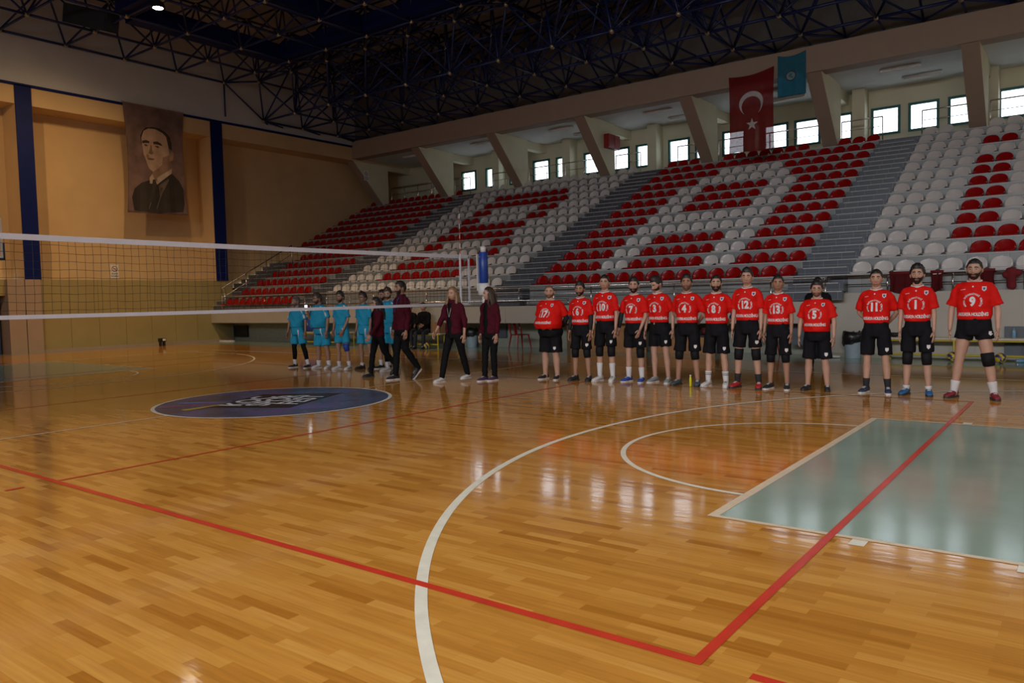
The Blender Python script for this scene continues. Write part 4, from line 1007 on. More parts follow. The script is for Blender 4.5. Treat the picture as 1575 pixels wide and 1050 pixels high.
def person(name_xy, rz, H, label, team, sk='mid', g=1.0, belly=0, feet=((.13, 0), (-.13, 0)), toes=(.22, -.22), arms=('down', 'down'), head=(0, 0), hair='short', hc='black',
           beard=0, number=None, shorts=.31, pads=(0, 0), socks=(0, 'w'), shoe=((.02, .02, .02), 'w'), sleeves=0, extra=None, seated=False, lean=0, female=False, group=None, lift=(0, 0), tights=0):
    x, y = name_xy
    R = empty('person', (x, y, 0), rz, label=label, cat='person', group=group)
    h = H; gg = g
    hipz = .505*h; ox = lean*.10
    if seated: hipz = .56
    dz = hipz-.505*h
    C = lambda z, yy=0, xx=0: Vector((xx, yy, z*h+dz))
    ly = lambda z: -lean*(z-.5)*h              # forward lean of the upper body
    L = {}
    for i, s in ((0, 1), (1, -1)):             # 0 = person's left (+x)
        fx, fy = feet[i]; lz = lift[i]
        hip = Vector((s*.055*h, 0, hipz)); ank = Vector((fx, fy, .045*h+lz))
        if seated: knee = Vector((s*.10+fx*.3, -.44, .50)); ank = Vector((fx, fy, .085))
        else:
            m_ = (hip+ank)/2; dlen = (.46*h)**2-(hip-ank).length**2; bend = sqrt(max(.0004, dlen))*.42; knee = m_+Vector((0, -bend-.01, .01))
        L[i] = (hip, knee, ank)
    A = {}; shz = .806
    for i, s in ((0, 1), (1, -1)):
        sh = C(shz, ly(shz), s*.094*h*(.45+.55*gg)); k = arms[i]; U, F = .172*h, .150*h
        if isinstance(k, tuple): du, df = Vector(k[0]), Vector(k[1])
        elif k == 'down': du, df = Vector((s*.13, .02, -1)), Vector((s*.03, -.22, -1))
        elif k == 'out': du, df = Vector((s*.34, .05, -1)), Vector((s*.10, -.20, -1))
        elif k == 'back': du, df = Vector((s*.30, .30, -1)), Vector((-s*.55, .42, -.62))
        elif k == 'front': du, df = Vector((s*.14, -.02, -1)), Vector((-s*.22, -.45, -1))
        elif k == 'fwd': du, df = Vector((s*.14, -.42, -1)), Vector((s*.0, -.75, -1))
        elif k == 'rear': du, df = Vector((s*.16, .40, -1)), Vector((s*.10, .12, -1))
        elif k == 'phone': du, df = Vector((s*.25, -.10, -1)), Vector((-s*.35, -.65, .85))
        elif k == 'lap': du, df = Vector((s*.12, -.30, -1)), Vector((-s*.25, -1, -.25))
        if gg > 1.15 and k in ('down', 'out'): du.x += s*.12
        el = sh+du.normalized()*U; wr = el+df.normalized()*F; A[i] = (sh, el, wr, df.normalized())
    # ---- body
    bm = NB(); a = gg**.8
    tor = [(.47, .060, .050), (.50, .088, .062), (.54, .090, .062), (.60, .080, .056), (.66, .082, .058), (.72, .092, .062), (.765, .088, .056), (.795, .072, .044), (.822, .046, .036), (.845, .037, .034), (.875, .030, .031), (.90, .030, .032)]
    if female: tor = [(z, rx*(.93 if z > .56 else 1.0)*(.9 if .58 < z < .68 else 1), ry) for z, rx, ry in tor]
    bl_ = lambda z: belly*exp(-((z-.595)/(.085 if z > .595 else .12))**2)
    loft(bm, [C(z, ly(z)-bl_(z)*.22) for z, rx, ry in tor], [(rx*h*(a if z < .84 else gg**.4)*(.93 if belly > .02 and z < .7 else .90 if z < .62 else 1), ry*h*(a if z < .84 else gg**.4)+bl_(z)*.22) for z, rx, ry in tor], n=20, fixed=((1, 0, 0), (0, 1, 0)))
    for i in (0, 1):
        hip, knee, ank = L[i]; s = 1 if i == 0 else -1
        calf = knee.lerp(ank, .30)+Vector((0, .012, 0))
        loft(bm, [hip+Vector((-s*.01, 0, .03)), hip.lerp(knee, .15), hip.lerp(knee, .55), knee.lerp(hip, .10), knee, knee.lerp(ank, .12), calf, knee.lerp(ank, .65), ank, ank-Vector((0, 0, .035*h))], [r*h*gg**.6 for r in (.042, .044, .040, .032, .0295, .0275, .0315, .024, .0195, .019)], n=12)
        sh, el, wr, dd = A[i]
        loft(bm, [sh+Vector((-s*.02*h, 0, .0)), sh+(el-sh)*.12, sh.lerp(el, .5), el, el.lerp(wr, .25), el.lerp(wr, .7), wr], [r*h*gg**.6 for r in (.019, .021, .0225, .0195, .0205, .0160, .0135)], n=10)
    bm = fuse(bm, .0125 if not seated else .016, 3)
    for f in bm.faces: f.material_index = 0
    for i in (0, 1):
        s = 1 if i == 0 else -1; sh, el, wr, dd = A[i]
        pn = Vector((-s, .15, 0)); 
        if abs(dd.x) > .6 or dd.z > -.2: pn = Vector((0, .2, -1))
        make_hand(bm, wr, dd, pn, 1 if (dd.cross(pn)).y < 0 else -1, .35)
    # head
    hz = .921*h+dz; HC = Vector((0, ly(.93)-.012, hz)); hs = (.13*h)/.236*1.13
    HM = Matrix.Translation(HC) @ Matrix.Rotation(radians(head[0]), 4, 'Z') @ Matrix.Rotation(radians(head[1]), 4, 'X') @ Matrix.Diagonal((hs*(gg**.25), hs, hs, 1))
    na, ne = 56, 40; V = {}
    for j in range(1, ne):
        e = -pi/2+pi*j/ne
        for i in range(na): V[i, j] = bm.verts.new(HM @ head_pt(head_dir(-pi+2*pi*i/na, e)))
    for j in range(1, ne-1):
        for i in range(na): bm.faces.new((V[i, j], V[(i+1) % na, j], V[(i+1) % na, j+1], V[i, j+1]))
    bm.faces.new([V[i, 1] for i in range(na)]); bm.faces.new([V[i, ne-1] for i in range(na)][::-1])
    def hball(c, r, mi): t = NB(); ball(t, c, r, 10, 7); add_bm(bm, t, HM, mi)
    for s in (1, -1):
        hball((s*.0305, -.0765, .003), (.0130, .0095, .0052), 1); hball((s*.0305, -.0840, .003), (.0056, .0045, .0050), 2)
        t = NB(); ball(t, (s*.0745, .006, -.006), (.010, .018, .031), 10, 8); ball(t, (s*.080, .002, -.004), (.006, .020, .022), 8, 6); add_bm(bm, t, HM, 0)
    hball((0, -.0905, -.0665), (.0225, .0055, .0042), 3); hball((0, -.0895, -.0735), (.0195, .0060, .0045), 3)
    body = link('body', bm, [SK[sk], m_eye, m_dark, LIPS], R, True)
    # brows + hair
    hm = HAIR[hc]
    bm = NB()
    for s in (1, -1):
        t = NB(); loft(t, [head_pt(head_dir(s*q, e), .0025) for q, e in ((.16, .20), (.33, .245), (.50, .235), (.66, .17))], [(.003, .0045), (.004, .006), (.004, .0055), (.002, .003)], ref=(0, 1, 0), n=6); add_bm(bm, t, HM)
    link('eyebrows', bm, hm if hc != 'stubble' else HAIR['brown'], R, True)
    rnd = random.Random(int(x*997)); ph = rnd.uniform(0, 6)
    def hoff(a, e):
        hl = hairline(a) if not female else hairline(a, .70, .05, -.75)
        if hair == 'shaved': return .0016 if e > hl+.05 else None
        if e < hl-.04: return None
        k = min(1, (e-hl+.04)/.22); base = {'short': .008, 'quiff': .010, 'full': .014, 'long': .010, 'bun': .009, 'cap': .012, 'curly': .017}[hair]
        o = base*k
        if hair in ('quiff', 'full', 'curly') and e > .5: o += (.016 if hair == 'quiff' else .012)*min(1, (e-.5)/.5)*(.6+.5*cos(a))
        o += (.0035 if hair != 'curly' else .007)*k*(sin(a*9+ph)*cos(e*11+ph)+.6*sin(a*17+e*7))
        return max(.001, o)
    sb = shell(hoff); hb = NB(); add_bm(hb, sb, HM)
    if hair == 'bun': t = NB(); ball(t, (0, .085, .085), .032); add_bm(hb, t, HM)
    if hair == 'long':
        cap, hb = hb, NB()
        for s, ll in ((1, .30), (-1, .24)):
            t = NB()
            for q in range(4):
                a0 = s*(1.25+.30*q); p0 = head_pt(head_dir(a0, .15-.03*q), .008)
                pts = [p0, p0+Vector((s*.012, .004, -.08)), p0+Vector((s*.022, .010 if q else -.02, -.17)), p0+Vector((s*(.020+.012*q), .015, -.17-ll*.35-.03*q)), p0+Vector((s*.02, .03, -.20-ll*.5))]
                loft(t, pts, [(.016, .024), (.018, .028), (.020, .030), (.017, .024), (.006, .008)], ref=(0, 1, 0), n=8)
            add_bm(hb, t, HM)
        t = NB(); loft(t, [(0, .09, .03), (0, .105, -.05), (0, .112, -.14), (0, .115, -.24), (0, .11, -.32)], [(.055, .022), (.060, .026), (.062, .026), (.055, .020), (.03, .008)], n=12); add_bm(hb, t, HM)
        hb = fuse(hb, .008, 2, .5); add_bm(hb, cap)
    link('hair', hb, hm, R, True)
    if beard:
        def boff(a, e):
            if abs(a) > 1.35 or e > (-.30 if abs(a) < .75 else -.30+.62*(abs(a)-.75)) or e < -1.25: return None
            d = abs(a)
            if d < .30 and -.70 < e < -.55: return None
            if d < .17 and e > -.40: return None
            return .0015+.009*beard*min(1, (1.4-d)/.4)*min(1, max(0, (-.25-e)/.2))
        bb = NB(); add_bm(bb, shell(boff, 64, 44), HM); link('beard', bb, HAIR['stubble'] if beard < .25 else (hm if hc != 'stubble' else HAIR['brown']), R, True)
    # ---- clothes
    top_m = {'red': m_red_j, 'blue': m_blue_j, 'official': m_maroon, 'dark': m_blackc, 'mixed': m_blackc}[team]
    long_ = team in ('official', 'dark', 'mixed')
    hem = .565 if not long_ else .50
    infl = .013*h if not long_ else .020*h
    sh_t = [(hem, .100, .070), (.575, .098, .070), (.63, .094, .067), (.70, .100, .069), (.76, .106, .067), (.80, .102, .058), (.828, .070, .046), (.842, .052, .040)]
    if team == 'red' or team == 'blue': sh_t = [(.565, .092, .067), (.59, .095, .069), (.64, .096, .068), (.70, .101, .070), (.755, .104, .067), (.79, .098, .058), (.818, .074, .047), (.836, .052, .040)]
    if belly > .04: sh_t[0] = (.54,)+sh_t[0][1:]
    bm = NB()
    loft(bm, [C(z, ly(z)-bl_(z)*.5) for z, rx, ry in sh_t], [(rx*h*a+.007+bl_(z)*.12, ry*h*a+bl_(z)*.5+.010) for z, rx, ry in sh_t], n=24, fixed=((1, 0, 0), (0, 1, 0)))
    for i in (0, 1):
        sh, el, wr, dd = A[i]; s = 1 if i == 0 else -1
        if long_:
            en = .93 if sleeves != 'pushed' else .55
            loft(bm, [sh+Vector((-s*.025*h, 0, .002*h)), sh+(el-sh)*.12, sh.lerp(el, .55), el, el.lerp(wr, en*.5), el.lerp(wr, en)], [r*h*gg**.6 for r in (.036, .037, .034, .031, .028, .023)], n=12)
        else:
            ed = sh.lerp(el, .84)+Vector((s*.006, 0, 0))
            loft(bm, [sh+Vector((-s*.045*h, 0, .004*h)), sh+Vector((-s*.012*h, 0, -.006*h)), sh.lerp(el, .22), sh.lerp(el, .5), ed], [(r*h*gg**.5, r*h*.9*gg**.5) for r in (.027, .030, .032, .0345, .0385)], n=14)
    bm = fuse(bm, .013, 5)
    rnd2 = random.Random(int(abs(x*131))+5); f1, f2, f3 = [rnd2.uniform(0, 6) for _ in range(3)]
    for v in bm.verts:      # soft drape folds
        z_ = v.co.z; w_ = .0045*sin(v.co.x*38+z_*24+f1)+.0028*sin(v.co.x*26-z_*33+f2)+.0012*sin(z_*70+v.co.x*25+f3)
        v.co += Vector((v.normal.x*w_, v.normal.y*w_*1.2, 0))*(1 if z_ < .80*h+dz else .3)
    if team in ('official',) and female:
        dl = [f for f in bm.faces if f.calc_center_median().y < ly(.7)-.02 and abs(f.calc_center_median().x-.00) < (.052 if f.calc_center_median().z < .74*h else .045) ]
        bmesh.ops.delete(bm, geom=dl, context='FACES')
    shirt = link('jersey' if team in ('red', 'blue') else 'jacket', bm, top_m, R, True)
    if team == 'official':
        bm = NB(); loft(bm, [C(z, ly(z)) for z, rx, ry in sh_t[:-1]]+[C(.85, ly(.85)), C(.862, ly(.86))], [(rx*h*a*.95, ry*h*a*.97) for z, rx, ry in sh_t[:-1]]+[(.040*h, .038*h), (.033*h, .035*h)], n=20, fixed=((1, 0, 0), (0, 1, 0)))
        link('undershirt', bm, m_blackc, R, True)
        bm = NB(); loft(bm, [C(.826, ly(.83)), C(.845, ly(.845)), C(.862, ly(.86))], [(.066*h, .050*h), (.052*h, .046*h), (.044*h, .044*h)], n=18, fixed=((1, 0, 0), (0, 1, 0)), cap=False); link('collar', bm, m_maroon, R, True)
    if team in ('red', 'blue'):
        bm = NB(); rings = []
        for rr, zz in ((.040, .850), (.046, .846), (.047, .838), (.041, .838)):
            rings.append([bm.verts.new((rr*h*gg**.4*cos(2*pi*q/24), ly(.84)+rr*h*.98*gg**.4*sin(2*pi*q/24)-(.004 if sin(2*pi*q/24) < 0 else 0), (zz-.014*max(0, -sin(2*pi*q/24)))*h+dz)) for q in range(24)])
        for r_a, r_b in zip(rings, rings[1:]+rings[:1]):
            for q in range(24): bm.faces.new((r_a[q], r_a[(q+1) % 24], r_b[(q+1) % 24], r_b[q]))
        link('collar', bm, m_print if team == 'red' else m_blue_j, R, True)
    bv = bvh_of(shirt)
    if number is not None:
        for nm, tb in PRINTS: project(nm, tb, bv, (0, 0, .695*h), m_print, shirt, .007, scale=h/1.85)
        t = text_bm(str(number), .165, .95, .009); nb = NB(); add_bm(nb, t, XZ @ Matrix.Diagonal((.80, 1, 1, 1)))
        project('jersey_number', nb, bv, (0, 0, .693*h), m_print, shirt, .009, free=True)
        project('crest_detail', CREST2, bv, (0, 0, .695*h), mat('violet_print', (.10, .07, .25), .6), shirt, .011, scale=h/1.85)
    if team == 'blue':
        for s in (1, -1):
            t = NB(); P_ = [(s*.06, .822), (s*.085, .815), (s*.125, .770), (s*.128, .745), (s*.118, .765)]
            t.faces.new([t.verts.new((px*h, 0, pz*h)) for px, pz in P_]); project('white_shoulder_stripe', t, bv, (0, 0, 0), m_print, shirt, .006, free=True)
            t = NB(); t.faces.new([t.verts.new((px*h, 0, pz*h)) for px, pz in ((s*.128, .74), (s*.150, .74), (s*.165, .690), (s*.145, .690))]); project('white_sleeve_patch', t, bv, (0, 0, 0), m_print, shirt, .006, free=True)
    # legwear
    if team in ('red', 'blue'):
        wz = .612 if belly < .05 else .575
        bm = NB(); loft(bm, [C(z) for z in (.455, .50, .57, wz)], [(r_*h*a+.005, q_*h*a+belly*.22+.004) for r_, q_ in ((.085, .064), (.098, .070), (.090, .065), (.078, .056))], n=20, fixed=((1, 0, 0), (0, 1, 0)))
        for i in (0, 1):
            hip, knee, ank = L[i]; s = 1 if i == 0 else -1
            tt = max(.1, (hipz-shorts*h)/max(.05, hip.z-knee.z)); end = hip+(knee-hip)*tt
            loft(bm, [hip+Vector((0, 0, .02)), hip.lerp(end, .35), hip.lerp(end, .7), end], [(r_*h*gg**.6, r_*h*.96*gg**.6) for r_ in (.052, .054, .055, .057)], n=16)
        bm = fuse(bm, .014, 4)
        for v in bm.verts:
            w_ = .004*sin(v.co.x*50+v.co.z*9+f1)+.003*sin(v.co.x*29-v.co.z*31+f2); v.co += v.normal*w_
        sh_o = link('shorts', bm, m_short_b if team == 'red' else m_blue_j, R, True); bs = bvh_of(sh_o)
        if team == 'red':
            t = NB(); P_ = [(-.022, .028), (.022, .028), (.022, -.01), (0, -.032), (-.022, -.01)]; t.faces.new([t.verts.new((p[0], 0, p[1])) for p in P_])
            project('shorts_crest', t, bs, (L[0][1].x+.035, 0, (shorts+.045)*h), m_print, sh_o, .006, free=True)
        else:
            for s in (1, -1):
                t = NB(); t.faces.new([t.verts.new((px*h, 0, pz*h)) for px, pz in ((s*.058, .53), (s*.074, .53), (s*.066, .40))]); project('white_shorts_stripe', t, bs, (0, 0, 0), m_print, sh_o, .006, free=True)
    else:
        bm = NB(); loft(bm, [C(z) for z in (.455, .50, .55, .59)], [(r_*h*a+.005, q_*h*a+.006) for r_, q_ in ((.080, .060), (.094, .068), (.090, .064), (.082, .058))], n=20, fixed=((1, 0, 0), (0, 1, 0)))
        for i in (0, 1):
            hip, knee, ank = L[i]
            loft(bm, [hip+Vector((0, 0, .02)), hip.lerp(knee, .2), hip.lerp(knee, .6), knee, knee.lerp(ank, .35), knee.lerp(ank, .75), ank-Vector((0, 0, .01))], [r_*h*gg**.6 for r_ in (.050, .050, .044, .037, .036, .032, .028)], n=14)
        bm = fuse(bm, .014, 3)
        for v in bm.verts:
            w_ = .0018*sin(v.co.z*45+v.co.x*45+f1)+.0014*sin(v.co.z*70-v.co.x*60+f2); v.co += v.normal*w_
        link('trousers', bm, m_blackc if not seated else mat('dark_jeans', (.015, .018, .028), .8, var=.2), R, True)
    for i in (0, 1):
        hip, knee, ank = L[i]; s = 1 if i == 0 else -1
        if team in ('red', 'blue') and pads[i]:
            bm = NB(); loft(bm, [knee.lerp(hip, .22), knee.lerp(hip, .20), knee.lerp(hip, .02)+Vector((0, -.008, 0)), knee.lerp(ank, .17), knee.lerp(ank, .19)], [r_*h*gg**.6 for r_ in (.034, .0395, .0385, .0355, .030)], n=14)
            link('knee_pad', bm, m_padb if pads[i] == 'b' else m_pad, R, True)
        if tights:
            bm = NB(); loft(bm, [hip.lerp(knee, .3), knee.lerp(hip, .3), knee, knee.lerp(ank, .3)+Vector((0, .01, 0)), knee.lerp(ank, .70)], [r_*h*gg**.6 for r_ in (.048, .039, .0325, .034, .027)], n=12); link('leggings', bm, m_blackc, R, True)
        if socks[0]:
            t_ = 1-socks[0]; bm = NB(); ms = {'w': m_sock_w, 'b': m_sock_b}[socks[1]]
            loft(bm, [knee.lerp(ank, t_), knee.lerp(ank, t_+.02), knee.lerp(ank, (1+t_)/2), ank, ank-Vector((0, 0, .02*h))], [r_*h*gg**.6 for r_ in (.0245+.0075*socks[0], .026+.008*socks[0], .0245+.003*socks[0], .0225, .021)], n=12); so = link('sock', bm, ms, R, True)
            if len(socks) > 2:
                for q in (.06, .12):
                    p = knee.lerp(ank, t_+q); bm = NB(); loft(bm, [p, p-Vector((0, 0, .008))], [.0345*h*gg**.6*.85]*2, n=12); link('stripe', bm, m_sock_b, so)
        # shoe
        col, sl = shoe[0], shoe[1]; nm = 'shoe_%d_%d_%d' % tuple(int(c*100) for c in col)
        sm = mat(nm, col, .55); am = toes[i]; pitch = .75 if lift[i] > .05 else 0
        SMx = Matrix.Translation((ank.x, ank.y, ank.z-.045*h)) @ Matrix.Rotation(am, 4, 'Z') @ Matrix.Rotation(pitch, 4, 'X')
        k = h/1.8; bm = NB(); t = NB()
        loft(t, [(0, .070*k, .045*k), (0, .055*k, .060*k), (0, .0, .065*k), (0, -.05*k, .052*k), (0, -.11*k, .040*k), (0, -.165*k, .034*k), (0, -.195*k, .026*k)], [(.020*k, .024*k), (.036*k, .045*k), (.040*k, .052*k), (.043*k, .040*k), (.047*k, .028*k), (.042*k, .022*k), (.020*k, .012*k)], n=14, fixed=((1, 0, 0), (0, 0, 1)))
        loft(t, [(0, .012*k, .06*k), (0, .016*k, .10*k), (0, .018*k, .112*k)], [(.038*k, .046*k), (.034*k, .040*k), (.035*k, .042*k)], n=12)
        add_bm(bm, t, SMx); so = link('shoe', bm, sm, R, True)
        t = NB(); P_ = [(.030, .075), (.038, .02), (.034, -.04), (.047, -.10), (.046, -.15), (.028, -.195), (0, -.205), (-.028, -.195), (-.046, -.15), (-.047, -.10), (-.034, -.04), (-.038, .02), (-.030, .075), (0, .088)]
        prism(t, [(px*k, py*k, 0) for px, py in P_], (0, 0, .024*k)); bm = NB(); add_bm(bm, t, SMx); link('sole', bm, m_sole if sl == 'w' else m_soleb, so)
        t = NB()
        for q in range(3): loft(t, [(-.020*k, (-.045-.022*q)*k, (.090-.007*q)*k), (0, (-.047-.022*q)*k, (.096-.008*q)*k), (.020*k, (-.045-.022*q)*k, (.090-.007*q)*k)], [.0035]*3, n=5)
        bm = NB(); add_bm(bm, t, SMx); link('laces', bm, m_sole if sum(col) < 1.2 else m_soleb, so)
    if sleeves in ('both', 'right'):
        for i in ((0, 1) if sleeves == 'both' else (1,)):
            sh, el, wr, dd = A[i]; bm = NB(); loft(bm, [sh.lerp(el, .5), el, el.lerp(wr, .3), el.lerp(wr, .85)], [r_*h*gg**.6 for r_ in (.0265, .0225, .0235, .0165)], n=12); link('arm_sleeve', bm, m_sock_b, R, True)
    if extra == 'glasses':
        bm = NB()
        for s in (1, -1):
            t = NB()
            for q in range(14):
                a0, a1 = 2*pi*q/14, 2*pi*(q+1)/14
                tube(t, [(s*.032+.021*cos(a0), -.102, .003+.016*sin(a0)), (s*.032+.021*cos(a1), -.102, .003+.016*sin(a1))], .0015, 5)
            tube(t, [(s*.053, -.101, .008), (s*.078, -.02, .008)], .0015, 5); add_bm(bm, t, HM)
        t = NB(); tube(t, [(-.011, -.103, .006), (.011, -.103, .006)], .0015, 5); add_bm(bm, t, HM); link('glasses', bm, m_steel, R)
    if extra in ('lanyard', 'bluelanyard'):
        t = NB()
        for s in (1, -1): t.faces.new([t.verts.new((px*h, 0, pz*h)) for px, pz in ((s*.036, .828), (s*.044, .824), (s*.006, .68), (-s*.001, .68))])
        sv = bv if not female else bvh_of(bpy.data.objects[[c for c in R.children if c.name.startswith('undershirt')][0].name])
        project('lanyard', t, sv, (0, 0, 0), mat('blue_lanyard', (.02, .07, .35), .6) if extra == 'bluelanyard' else mat('pale_lanyard', (.30, .32, .28), .6), R, .012, free=True)
    if extra == 'elbow':
        sh, el, wr, dd = A[0]; bm = NB(); loft(bm, [el.lerp(sh, .25), el, el.lerp(wr, .3)], [r_*h for r_ in (.0275, .0265, .0245)], n=12); link('elbow_pad', bm, m_padb, R, True)
    if extra == 'watch':
        sh, el, wr, dd = A[0]; bm = NB(); loft(bm, [wr-dd*.02, wr+dd*.01], [.0175*h]*2, n=12); link('wrist_watch', bm, m_black, R, True)
    return R, A
G1 = 'players of the red team lined up along the side line'; G2 = 'players of the light blue team lined up'; G3 = 'match officials walking across the court'
D = radians
BLK_, WHT, NVY = (.015, .015, .017), (.60, .58, .56), (.02, .035, .07)
LB = lambda n_, t: 'player in red jersey %s and black shorts, %s' % (n_, t)
person((2.19, 4.49), D(4), 1.76, LB('seventeen', 'shaved head, heavy build, hands behind back'), 'red', 'fair', 1.50, .17, arms=('back', 'back'), head=(22, 0), hair='shaved', hc='stubble', beard=.22, number=17, shorts=.29, shoe=(BLK_, 'w'), sleeves='both', group=G1)
person((2.83, 4.53), D(4), 1.80, LB('six', 'short beard and black arm sleeves'), 'red', 'mid', .95, feet=((.15, 0), (-.13, 0)), head=(12, 4), hair='quiff', beard=.6, number=6, shorts=.32, pads=(1, 1), shoe=(BLK_, 'b'), sleeves='both', group=G1)
person((3.29, 4.62), D(3), 1.91, LB('ten', 'tall with white socks and white shoes'), 'red', 'fair', .93, arms=('down', 'down'), head=(16, 0), hair='short', number=10, shorts=.33, pads=(1, 1), socks=(.55, 'w'), shoe=(WHT, 'w'), group=G1)
person((3.81, 4.74), D(0), 1.84, LB('seven', 'dark beard, white socks and blue shoes'), 'red', 'fair', 1.0, arms=('front', 'out'), head=(18, 0), hair='quiff', beard=.8, number=7, shorts=.33, pads=(1, 0), socks=(.42, 'w'), shoe=((.02, .06, .32), 'w'), sleeves='right', group=G1)
person((4.24, 4.84), D(-2), 1.86, LB('three', 'head bowed, grey shoes'), 'red', 'fair', .97, feet=((.16, 0), (-.10, 0)), arms=('out', 'down'), head=(-18, 26), hair='quiff', beard=.5, number=3, shorts=.34, shoe=((.22, .24, .24), 'w'), lean=.10, group=G1)
person((4.83, 4.67), D(4), 1.85, LB('four', 'head back, black knee pads, grey shoes'), 'red', 'mid', 1.0, feet=((.17, 0), (-.17, 0)), arms=('back', 'back'), head=(14, -8), hair='full', beard=.18, number=4, shorts=.31, pads=(1, 1), shoe=((.05, .07, .085), 'b'), group=G1)
person((5.33, 4.70), D(3), 1.83, LB('eight', 'full black beard and striped white socks'), 'red', 'fair', 1.02, feet=((.15, 0), (-.15, 0)), arms=('back', 'back'), head=(18, -4), hair='short', beard=1.1, number=8, shorts=.30, socks=(.40, 'w', 's'), shoe=(WHT, 'w'), extra='elbow', group=G1)
person((5.83, 4.74), D(2), 1.92, LB('twelve', 'tall, black knee pads and red shoes'), 'red', 'fair', .96, feet=((.18, 0), (-.17, 0)), head=(10, 0), hair='quiff', number=12, shorts=.34, pads=(1, 1), socks=(.32, 'b'), shoe=((.40, .015, .02), 'b'), group=G1)
person((6.31, 4.78), D(2), 1.80, LB('thirteen', 'slim, black knee pads, black and white shoes'), 'red', 'mid', .90, feet=((.13, 0), (-.13, 0)), head=(14, 0), hair='short', number=13, shorts=.30, pads=(1, 1), shoe=(BLK_, 'w'), group=G1)
person((6.87, 4.87), D(2), 1.68, LB('five', 'wearing glasses, stocky build, black shoes'), 'red', 'fair', 1.20, .05, feet=((.15, 0), (-.14, 0)), arms=('down', 'down'), head=(12, 0), hair='full', beard=.2, number=5, shorts=.29, shoe=(BLK_, 'b'), extra='glasses', group=G1)
person((7.70, 4.92), D(0), 1.83, LB('eleven', 'hands behind the back, black socks'), 'red', 'fair', 1.0, feet=((.16, 0), (-.14, 0)), arms=('back', 'back'), head=(8, 0), hair='short', number=11, shorts=.31, socks=(.32, 'b'), shoe=(NVY, 'w'), group=G1)
person((8.24, 4.93), D(0), 1.87, LB('one', 'wavy hair, black knee pads and blue shoes'), 'red', 'fair', .95, feet=((.15, 0), (-.14, 0)), head=(4, -6), hair='curly', beard=.6, number=1, shorts=.33, pads=(1, 1), socks=(.12, 'w'), shoe=((.02, .10, .25), 'b'), group=G1)
person((8.95, 4.88), D(-2), 1.92, LB('nine', 'broad bearded man in very short shorts'), 'red', 'fair', 1.16, feet=((.24, 0), (-.24, 0)), toes=(.35, -.35), head=(0, 0), hair='short', beard=1.1, number=9, shorts=.425, pads=(1, 0), socks=(.34, 'w'), shoe=((.20, .012, .02), 'b'), group=G1)
person((6.02, 8.0), D(5), 1.80, 'person in black and dark red jacket half hidden behind player five', 'mixed', 'mid', 1.05, head=(12, 0), hair='short', shoe=(BLK_, 'b'))
# light blue team
LL = lambda t: 'player in light blue jersey and shorts, '+t
person((-4.83, 4.15), D(8), 1.70, LL('grey hair and beard, black leggings under the shorts'), 'blue', 'tan', 1.02, .03, feet=((.30, 0), (-.12, 0)), arms=('out', 'out'), head=(-20, 6), hair='short', hc='grey', beard=.9, shorts=.33, socks=(.30, 'w'), shoe=(BLK_, 'w'), tights=1, group=G2)
_, A2 = person((-4.10, 4.28), D(4), 1.76, LL('heavy build, holding up a lit phone'), 'blue', 'tan', 1.32, .12, feet=((.20, 0), (-.14, 0)), arms=('down', 'phone'), head=(-14, 10), hair='full', hc='brown', beard=.8, shorts=.30, socks=(.26, 'w'), shoe=(WHT, 'w'), lean=.12, group=G2)
person((-3.38, 4.26), D(4), 1.78, LL('blue knee pad on one leg, white shoes'), 'blue', 'mid', .96, feet=((.16, .04), (-.12, 0)), arms=('front', 'front'), head=(10, 4), hair='quiff', beard=.7, shorts=.34, pads=('b', 0), socks=(.26, 'w'), shoe=(WHT, 'w'), group=G2)
person((-2.92, 4.52), D(4), 1.75, LL('dark skin, black hair, black shoes with white socks'), 'blue', 'tan', .96, feet=((.22, 0), (-.10, 0)), arms=('down', 'down'), head=(4, 4), hair='full', shorts=.33, socks=(.16, 'w'), shoe=(BLK_, 'b'), group=G2)
person((-2.52, 4.75), D(4), 1.80, LL('tied-up hair, mostly hidden behind the walking woman'), 'blue', 'mid', .96, feet=((.12, 0), (-.12, 0)), head=(6, 4), hair='bun', beard=.6, shorts=.33, socks=(.30, 'w'), shoe=(BLK_, 'w'), group=G2)
person((-1.95, 4.36), D(6), 1.83, LL('right end of the row, black leggings, white shoes'), 'blue', 'fair', .98, feet=((.16, .06), (-.08, 0)), arms=('down', 'down'), head=(20, 12), hair='quiff', hc='brown', beard=.6, shorts=.33, socks=(.30, 'w'), shoe=(WHT, 'w'), tights=1, group=G2)
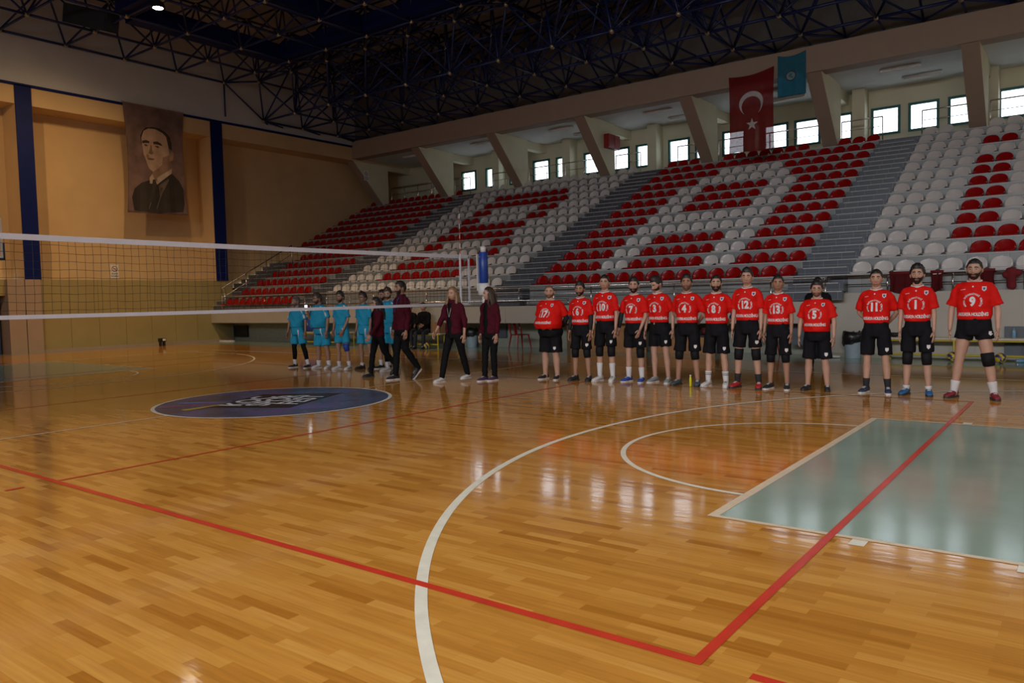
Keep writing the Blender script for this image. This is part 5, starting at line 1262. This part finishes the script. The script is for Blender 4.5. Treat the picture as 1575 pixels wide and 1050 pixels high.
# officials walking to the left
OF = lambda t: 'official in dark red jacket and black trousers, '+t
person((-1.33, 3.45), D(-18), 1.62, OF('long black hair, leading the walk'), 'official', 'fair', .98, feet=((.06, .36), (-.06, -.16)), lift=(.13, 0), arms=('fwd', 'rear'), head=(-10, 10), hair='long', female=True, shoe=(BLK_, 'b'), toes=(0, 0), extra='watch', group=G3)
person((-.44, 3.25), D(-14), 1.92, OF('tall man with a blue lanyard'), 'official', 'mid', 1.0, feet=((.08, .30), (-.06, -.14)), lift=(.12, 0), arms=('down', 'down'), head=(-2, 0), hair='short', beard=.35, shoe=(BLK_, 'w'), toes=(0, 0), extra='bluelanyard', group=G3)
person((.72, 3.45), D(-2), 1.77, OF('blond woman with pushed-up sleeves and white shoes'), 'official', 'fair', 1.0, feet=((.10, .24), (-.10, -.26)), lift=(.03, 0), arms=('out', 'fwd'), head=(10, 2), hair='long', hc='blond', female=True, shoe=(WHT, 'w'), toes=(0, -.1), sleeves='pushed', extra='lanyard', group=G3)
person((1.28, 3.83), D(-6), 1.75, OF('long dark hair, last in line, violet shoes'), 'official', 'fair', .98, feet=((.06, .03), (-.05, -.12)), arms=('down', 'down'), head=(-30, 2), hair='long', hc='brown', female=True, shoe=((.06, .03, .08), 'w'), toes=(0, 0), group=G3)
# seated pair
person((-7.38, 10.62), D(18), 1.76, 'seated person in dark jacket with glasses, left of the two on the bench', 'dark', 'mid', 1.05, feet=((.18, -.42), (-.12, -.50)), arms=('lap', 'lap'), head=(10, 4), hair='short', seated=True, shoe=(BLK_, 'b'), extra='glasses', lean=.2, toes=(.1, -.1))
person((-6.76, 10.62), D(14), 1.84, 'seated person in black jacket and cap, right of the two on the bench', 'dark', 'fair', 1.0, feet=((.12, -.46), (-.16, -.48)), arms=('lap', 'lap'), head=(-4, 4), hair='cap', seated=True, shoe=(BLK_, 'b'), lean=.2, toes=(.1, -.1))
# the lit phone
wr = A2[1][2]+A2[1][3]*.09; Rm = Matrix.Translation((-4.10, 4.28, 0)) @ Matrix.Rotation(D(4), 4, 'Z'); p = Rm @ wr
o = empty('mobile_phone', p+Vector((.02, -.03, .02)), D(20), label='mobile phone with a bright screen held up by a light blue player', cat='phone')
bm = NB(); box(bm, -.037, .037, -.004, .004, -.07, .07); link('case', bm, m_black, o)
bm = NB(); box(bm, -.033, .033, -.0055, -.004, -.065, .065); link('screen', bm, mat('lit_phone_screen', (.85, .95, 1.0), .3, emit=3, var=0), o)
